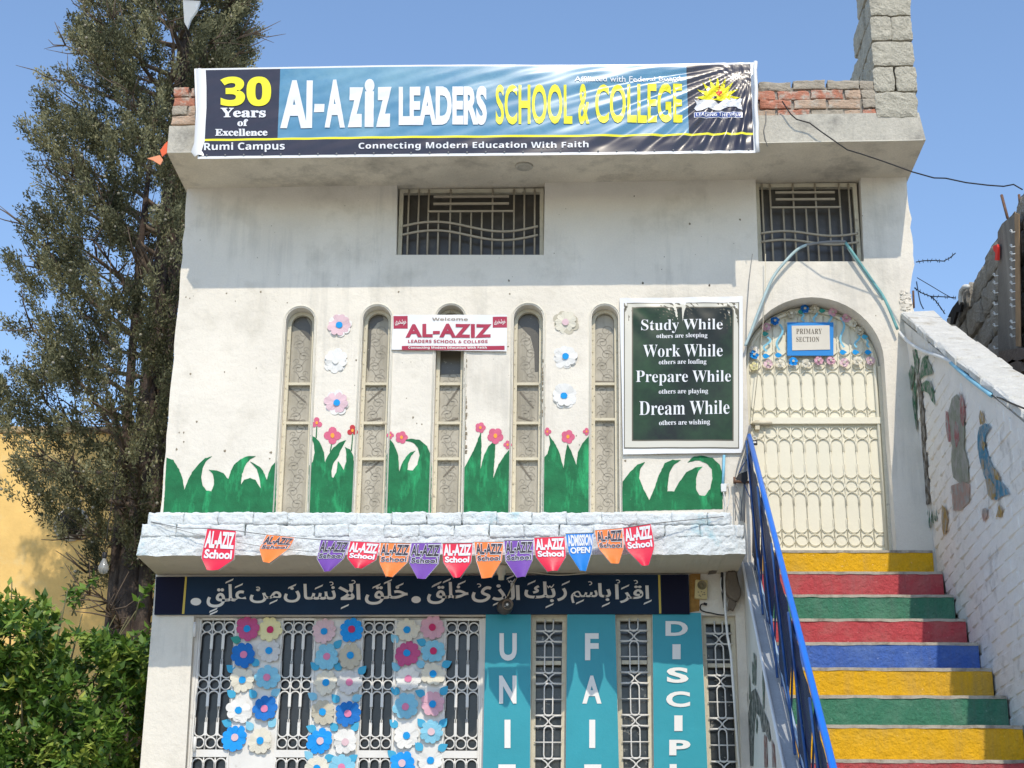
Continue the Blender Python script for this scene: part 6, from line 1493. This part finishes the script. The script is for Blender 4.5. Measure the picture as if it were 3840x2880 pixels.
A = unit(unit(dirc) * .8 + rng.normal(0, .55, (n * per, 3))); S = unit(np.cross(A, rng.normal(0, 1, (n * per, 3))))
tint = np.clip(np.repeat(rng.beta(.8, 1.0, n), per) * .72 + rng.uniform(0, .28, n * per), 0, 1)
okm = ~((C[:, 0] > -2.70) & (C[:, 2] < 7.3) & (C[:, 1] > -.7)); 
C, A, S, tint = C[okm], A[okm], S[okm], tint[okm]; nn = len(C)
M_cyp = leafmat('cypress_foliage', (.042, .048, .026), (.145, .148, .078), (.40, .38, .21), .7, .25)
cards('crown', C, A, S, rng.uniform(.022, .048, nn), rng.uniform(.004, .0085, nn), tint, M_cyp, cyp)
# cones
ids = rng.choice(n, 900); k = MB()
ico = [(0, 0, 1), (.894, 0, .447), (.276, .851, .447), (-.724, .526, .447), (-.724, -.526, .447), (.276, -.851, .447), (.724, .526, -.447), (-.276, .851, -.447), (-.894, 0, -.447), (-.276, -.851, -.447), (.724, -.526, -.447), (0, 0, -1)]
icf = [(0, 1, 2), (0, 2, 3), (0, 3, 4), (0, 4, 5), (0, 5, 1), (1, 6, 2), (2, 7, 3), (3, 8, 4), (4, 9, 5), (5, 10, 1), (6, 7, 2), (7, 8, 3), (8, 9, 4), (9, 10, 5), (10, 6, 1), (11, 7, 6), (11, 8, 7), (11, 9, 8), (11, 10, 9), (11, 6, 10)]
for i in ids:
    r_ = random.uniform(.009, .0155); c_ = (cx[i] + cos(ac[i]) * .04 + jit(.04), cy_[i] + sin(ac[i]) * .04 + jit(.04) - .02, zz_[i] + jit(.09)); 
    if c_[0] > -2.72 and c_[2] < 7.3: continue
    k.add([(c_[0] + v[0] * r_, c_[1] + v[1] * r_, c_[2] + v[2] * r_) for v in ico], icf, True)
tag(k.build('cones', mat('pale_grey_brown_cone', (.34, .31, .24), .8, var=.25, vs=30), cyp), kind='stuff')

# second cypress far left
ct = thing('cypress_tree', 'sliver of a distant dark green tree at the left edge of the photograph', 'tree', (at((-14, 860), 9).x, 9, 0))
q = ct.location; MB().tube([(q.x, 9, 0), (q.x, 9, 8.0)], .15, 8, r2=.05).build('trunk', M_bark, ct)
n2 = 9000; zt2 = at((0, 815), 9).z; z2 = rng.uniform(3, zt2, n2); a2 = rng.uniform(0, 2 * pi, n2); r2 = .42 * np.clip((zt2 - z2) / 1.2, 0, 1) ** .5 * np.sqrt(rng.uniform(.3, 1, n2))
C2 = np.stack([q.x + r2 * np.cos(a2), 9 + r2 * np.sin(a2), z2], 1); A2 = unit(np.stack([np.cos(a2) * .4, np.sin(a2) * .4, np.ones(n2)], 1) + rng.normal(0, .4, (n2, 3))); S2 = unit(np.cross(A2, rng.normal(0, 1, (n2, 3))))
cards('crown', C2, A2, S2, rng.uniform(.05, .10, n2), rng.uniform(.01, .02, n2), rng.uniform(0, .8, n2), M_cyp, ct)

# citrus bush, lower left
bush = thing('citrus_tree', 'bright green leafy citrus bush at the lower left in front of the cypress trunk', 'tree', (-3.7, .7, 0))
M_bst = mat('green_brown_stem', (.14, .13, .07), .8)
k = MB(); k.tube([(-3.7, .7, 0), (-3.68, .72, 1.2), (-3.75, .7, 2.2)], .07, 8, r2=.05)
for i in range(46):
    a = random.uniform(0, 2 * pi); d = random.uniform(.4, 1.15); e = Vector((min(-2.80, -3.75 + cos(a) * d * 1.05), .7 + sin(a) * d * .8, random.uniform(2.6, 3.95)))
    s0 = Vector((-3.75, .7, random.uniform(1.4, 2.4))); k.tube([s0, s0.lerp(e, .5) + Vector((jit(.1), jit(.1), .15)), e], .018, 5, r2=.004)
# two long shoots above the rest
shoots = [((155, 1330), (170, 1290), (200, 1250)), ((165, 1330), (150, 1300), (150, 1275)), ((290, 1340), (300, 1300), (326, 1268)), ((40, 1345), (42, 1310), (38, 1288)), ((80, 1340), (84, 1312), (86, 1290))]
shp = []
for s_ in shoots:
    P = [at(p, .5) for p in s_]; P = [Vector((min(v.x, -2.76), v.y, v.z)) for v in P]; k.tube(P, .006, 5, r2=.003); shp.append(P)
k.build('branches', M_bst, bush)
NB = 1500
bx = rng.uniform(-4.95, -2.80, NB * 3); by = rng.uniform(-.25, 1.7, NB * 3); bz = rng.uniform(1.9, 4.2, NB * 3)
# dome shaped envelope with lobes
lob = np.array([noise.noise(Vector((a * 1.5, b * 1.5, 4.))) for a, b in zip(bx, by)])
ztp_ = 3.70 + .24 * lob - .22 * np.clip((by - .6) / 1.0, -1, 1) ** 2 - .12 * np.clip(-(bx + 4.0), 0, 1)
gap = np.array([noise.noise(Vector((a * 3.2, b * 3.2, c * 3.2))) for a, b, c in zip(bx, by, bz)])
kp = (bz < ztp_) & (gap > -.10)
edge = (ztp_ - bz < .35) | (by < .35) | (rng.random(NB * 3) < .35)
kp &= edge
bx, by, bz = bx[kp][:NB], by[kp][:NB], bz[kp][:NB]; n = len(bx); per = 24
extra = np.array([tuple(P[1].lerp(P[2], t_)) for P in shp for t_ in (0, .5, 1)])
bc = np.concatenate([np.stack([bx, by, bz], 1)]); C0 = np.repeat(bc, per, 0)
dr = unit(np.stack([rng.normal(0, .6, n), rng.normal(-.5, .5, n), rng.uniform(.1, 1.1, n)], 1)); D = np.repeat(dr, per, 0)
t = rng.uniform(-.09, .10, n * per)[:, None]; C = C0 + D * t + rng.normal(0, .012, (n * per, 3))
A = unit(D * .45 + rng.normal(0, .7, (n * per, 3)) + np.array([0, -.15, -.05])); 
up = np.tile(np.array([[.1, -.45, 1.]]), (n * per, 1)) + rng.normal(0, .35, (n * per, 3)); S = unit(np.cross(A, up))
Cx = np.repeat(extra, 7, 0); m_ = len(Cx); Ax = unit(rng.normal(0, 1, (m_, 3)) + np.array([0, -.3, .1])); Sx = unit(np.cross(Ax, np.tile([[0, -.5, 1.]], (m_, 1)) + rng.normal(0, .3, (m_, 3))))
C = np.concatenate([C, Cx]); A = np.concatenate([A, Ax]); S = np.concatenate([S, Sx])
okm = ~((C[:, 0] + .06 > -2.68) & (C[:, 1] > -.08)) & (C[:, 0] < -2.70); C, A, S = C[okm], A[okm], S[okm]; nn = len(C)
M_cit = leafmat('citrus_leaf', (.03, .075, .012), (.12, .23, .03), (.50, .56, .11), .5, .28, spec=.5)
print('bush leaves', nn, 'cypress', len(tint))
cards('crown', C, A, S, rng.uniform(.055, .095, nn), rng.uniform(.015, .026, nn), np.clip(np.concatenate([np.repeat(rng.beta(1.1, 1.5, n), per), np.full(m_, .5)])[okm] * .75 + rng.normal(.12, .14, nn), 0, 1), M_cit, bush, fold=.35)

# bare bulb in the tree
P = at((224, 1222), 1.0)
bulb = thing('hanging_bulb', 'clear light bulb hanging from a wire in front of the yellow wall', 'light bulb', P)
k = MB(); k.lathe((0, 0, 0), [(.008, -.062), (.028, -.05), (.038, -.03), (.038, -.008), (.026, .02), (.016, .04), (.014, .052)], 18)
gm = mat('clear_bulb_glass', (.5, .5, .48), .08, spec=.8); gm.node_tree.nodes['Principled BSDF'].inputs['Alpha'].default_value = .45
k.build('glass_bulb', gm, bulb, loc=P)
k = MB(); k.lathe((0, 0, .05), [(.014, 0), (.016, .004), (.018, .045), (.008, .05)], 12); k.tube([(0, 0, .09), (.0, .02, .3), (-.05, .3, .9)], .003, 4); k.build('bulb_socket', M_black, bulb, loc=P)
k = MB(); k.lathe((0, 0, 0), [(.004, -.02), (.006, .0), (.004, .03)], 8); k.build('filament_stem', M_pvcw, bulb, loc=P)
# red and orange scraps caught in the tree by the canopy corner
for i, (pts, c) in enumerate([([(355, 312), (362, 305), (360, 330), (350, 338), (346, 325)], (.75, .12, .04)), ([(318, 342), (345, 335), (352, 345), (346, 356), (330, 346)], (.80, .30, .15))]):
    tag(MB().sheet([at(p, .5) for p in pts], (0, .01, 0)).build('plastic_scrap', mat('scrap_%s' % 'ab'[i], c, .5)), ['bright orange red plastic scrap beside the canopy corner', 'pale orange plastic scrap caught in the cypress'][i], 'plastic scrap')
M_poly = mat('clear_plastic_bag', (.6, .62, .62), .3, spec=.6); M_poly.node_tree.nodes['Principled BSDF'].inputs['Alpha'].default_value = .55
k = MB(); pts = [at(p, 1.0) for p in ((395, 0), (432, 2), (425, 22), (412, 40), (405, 60), (398, 48))]; k.sheet(pts, (0, .03, 0)); tag(k.build('plastic_bag', M_poly), 'torn clear plastic bag caught in the top of the cypress', 'plastic bag')

bpy.data.scenes.remove(TS)
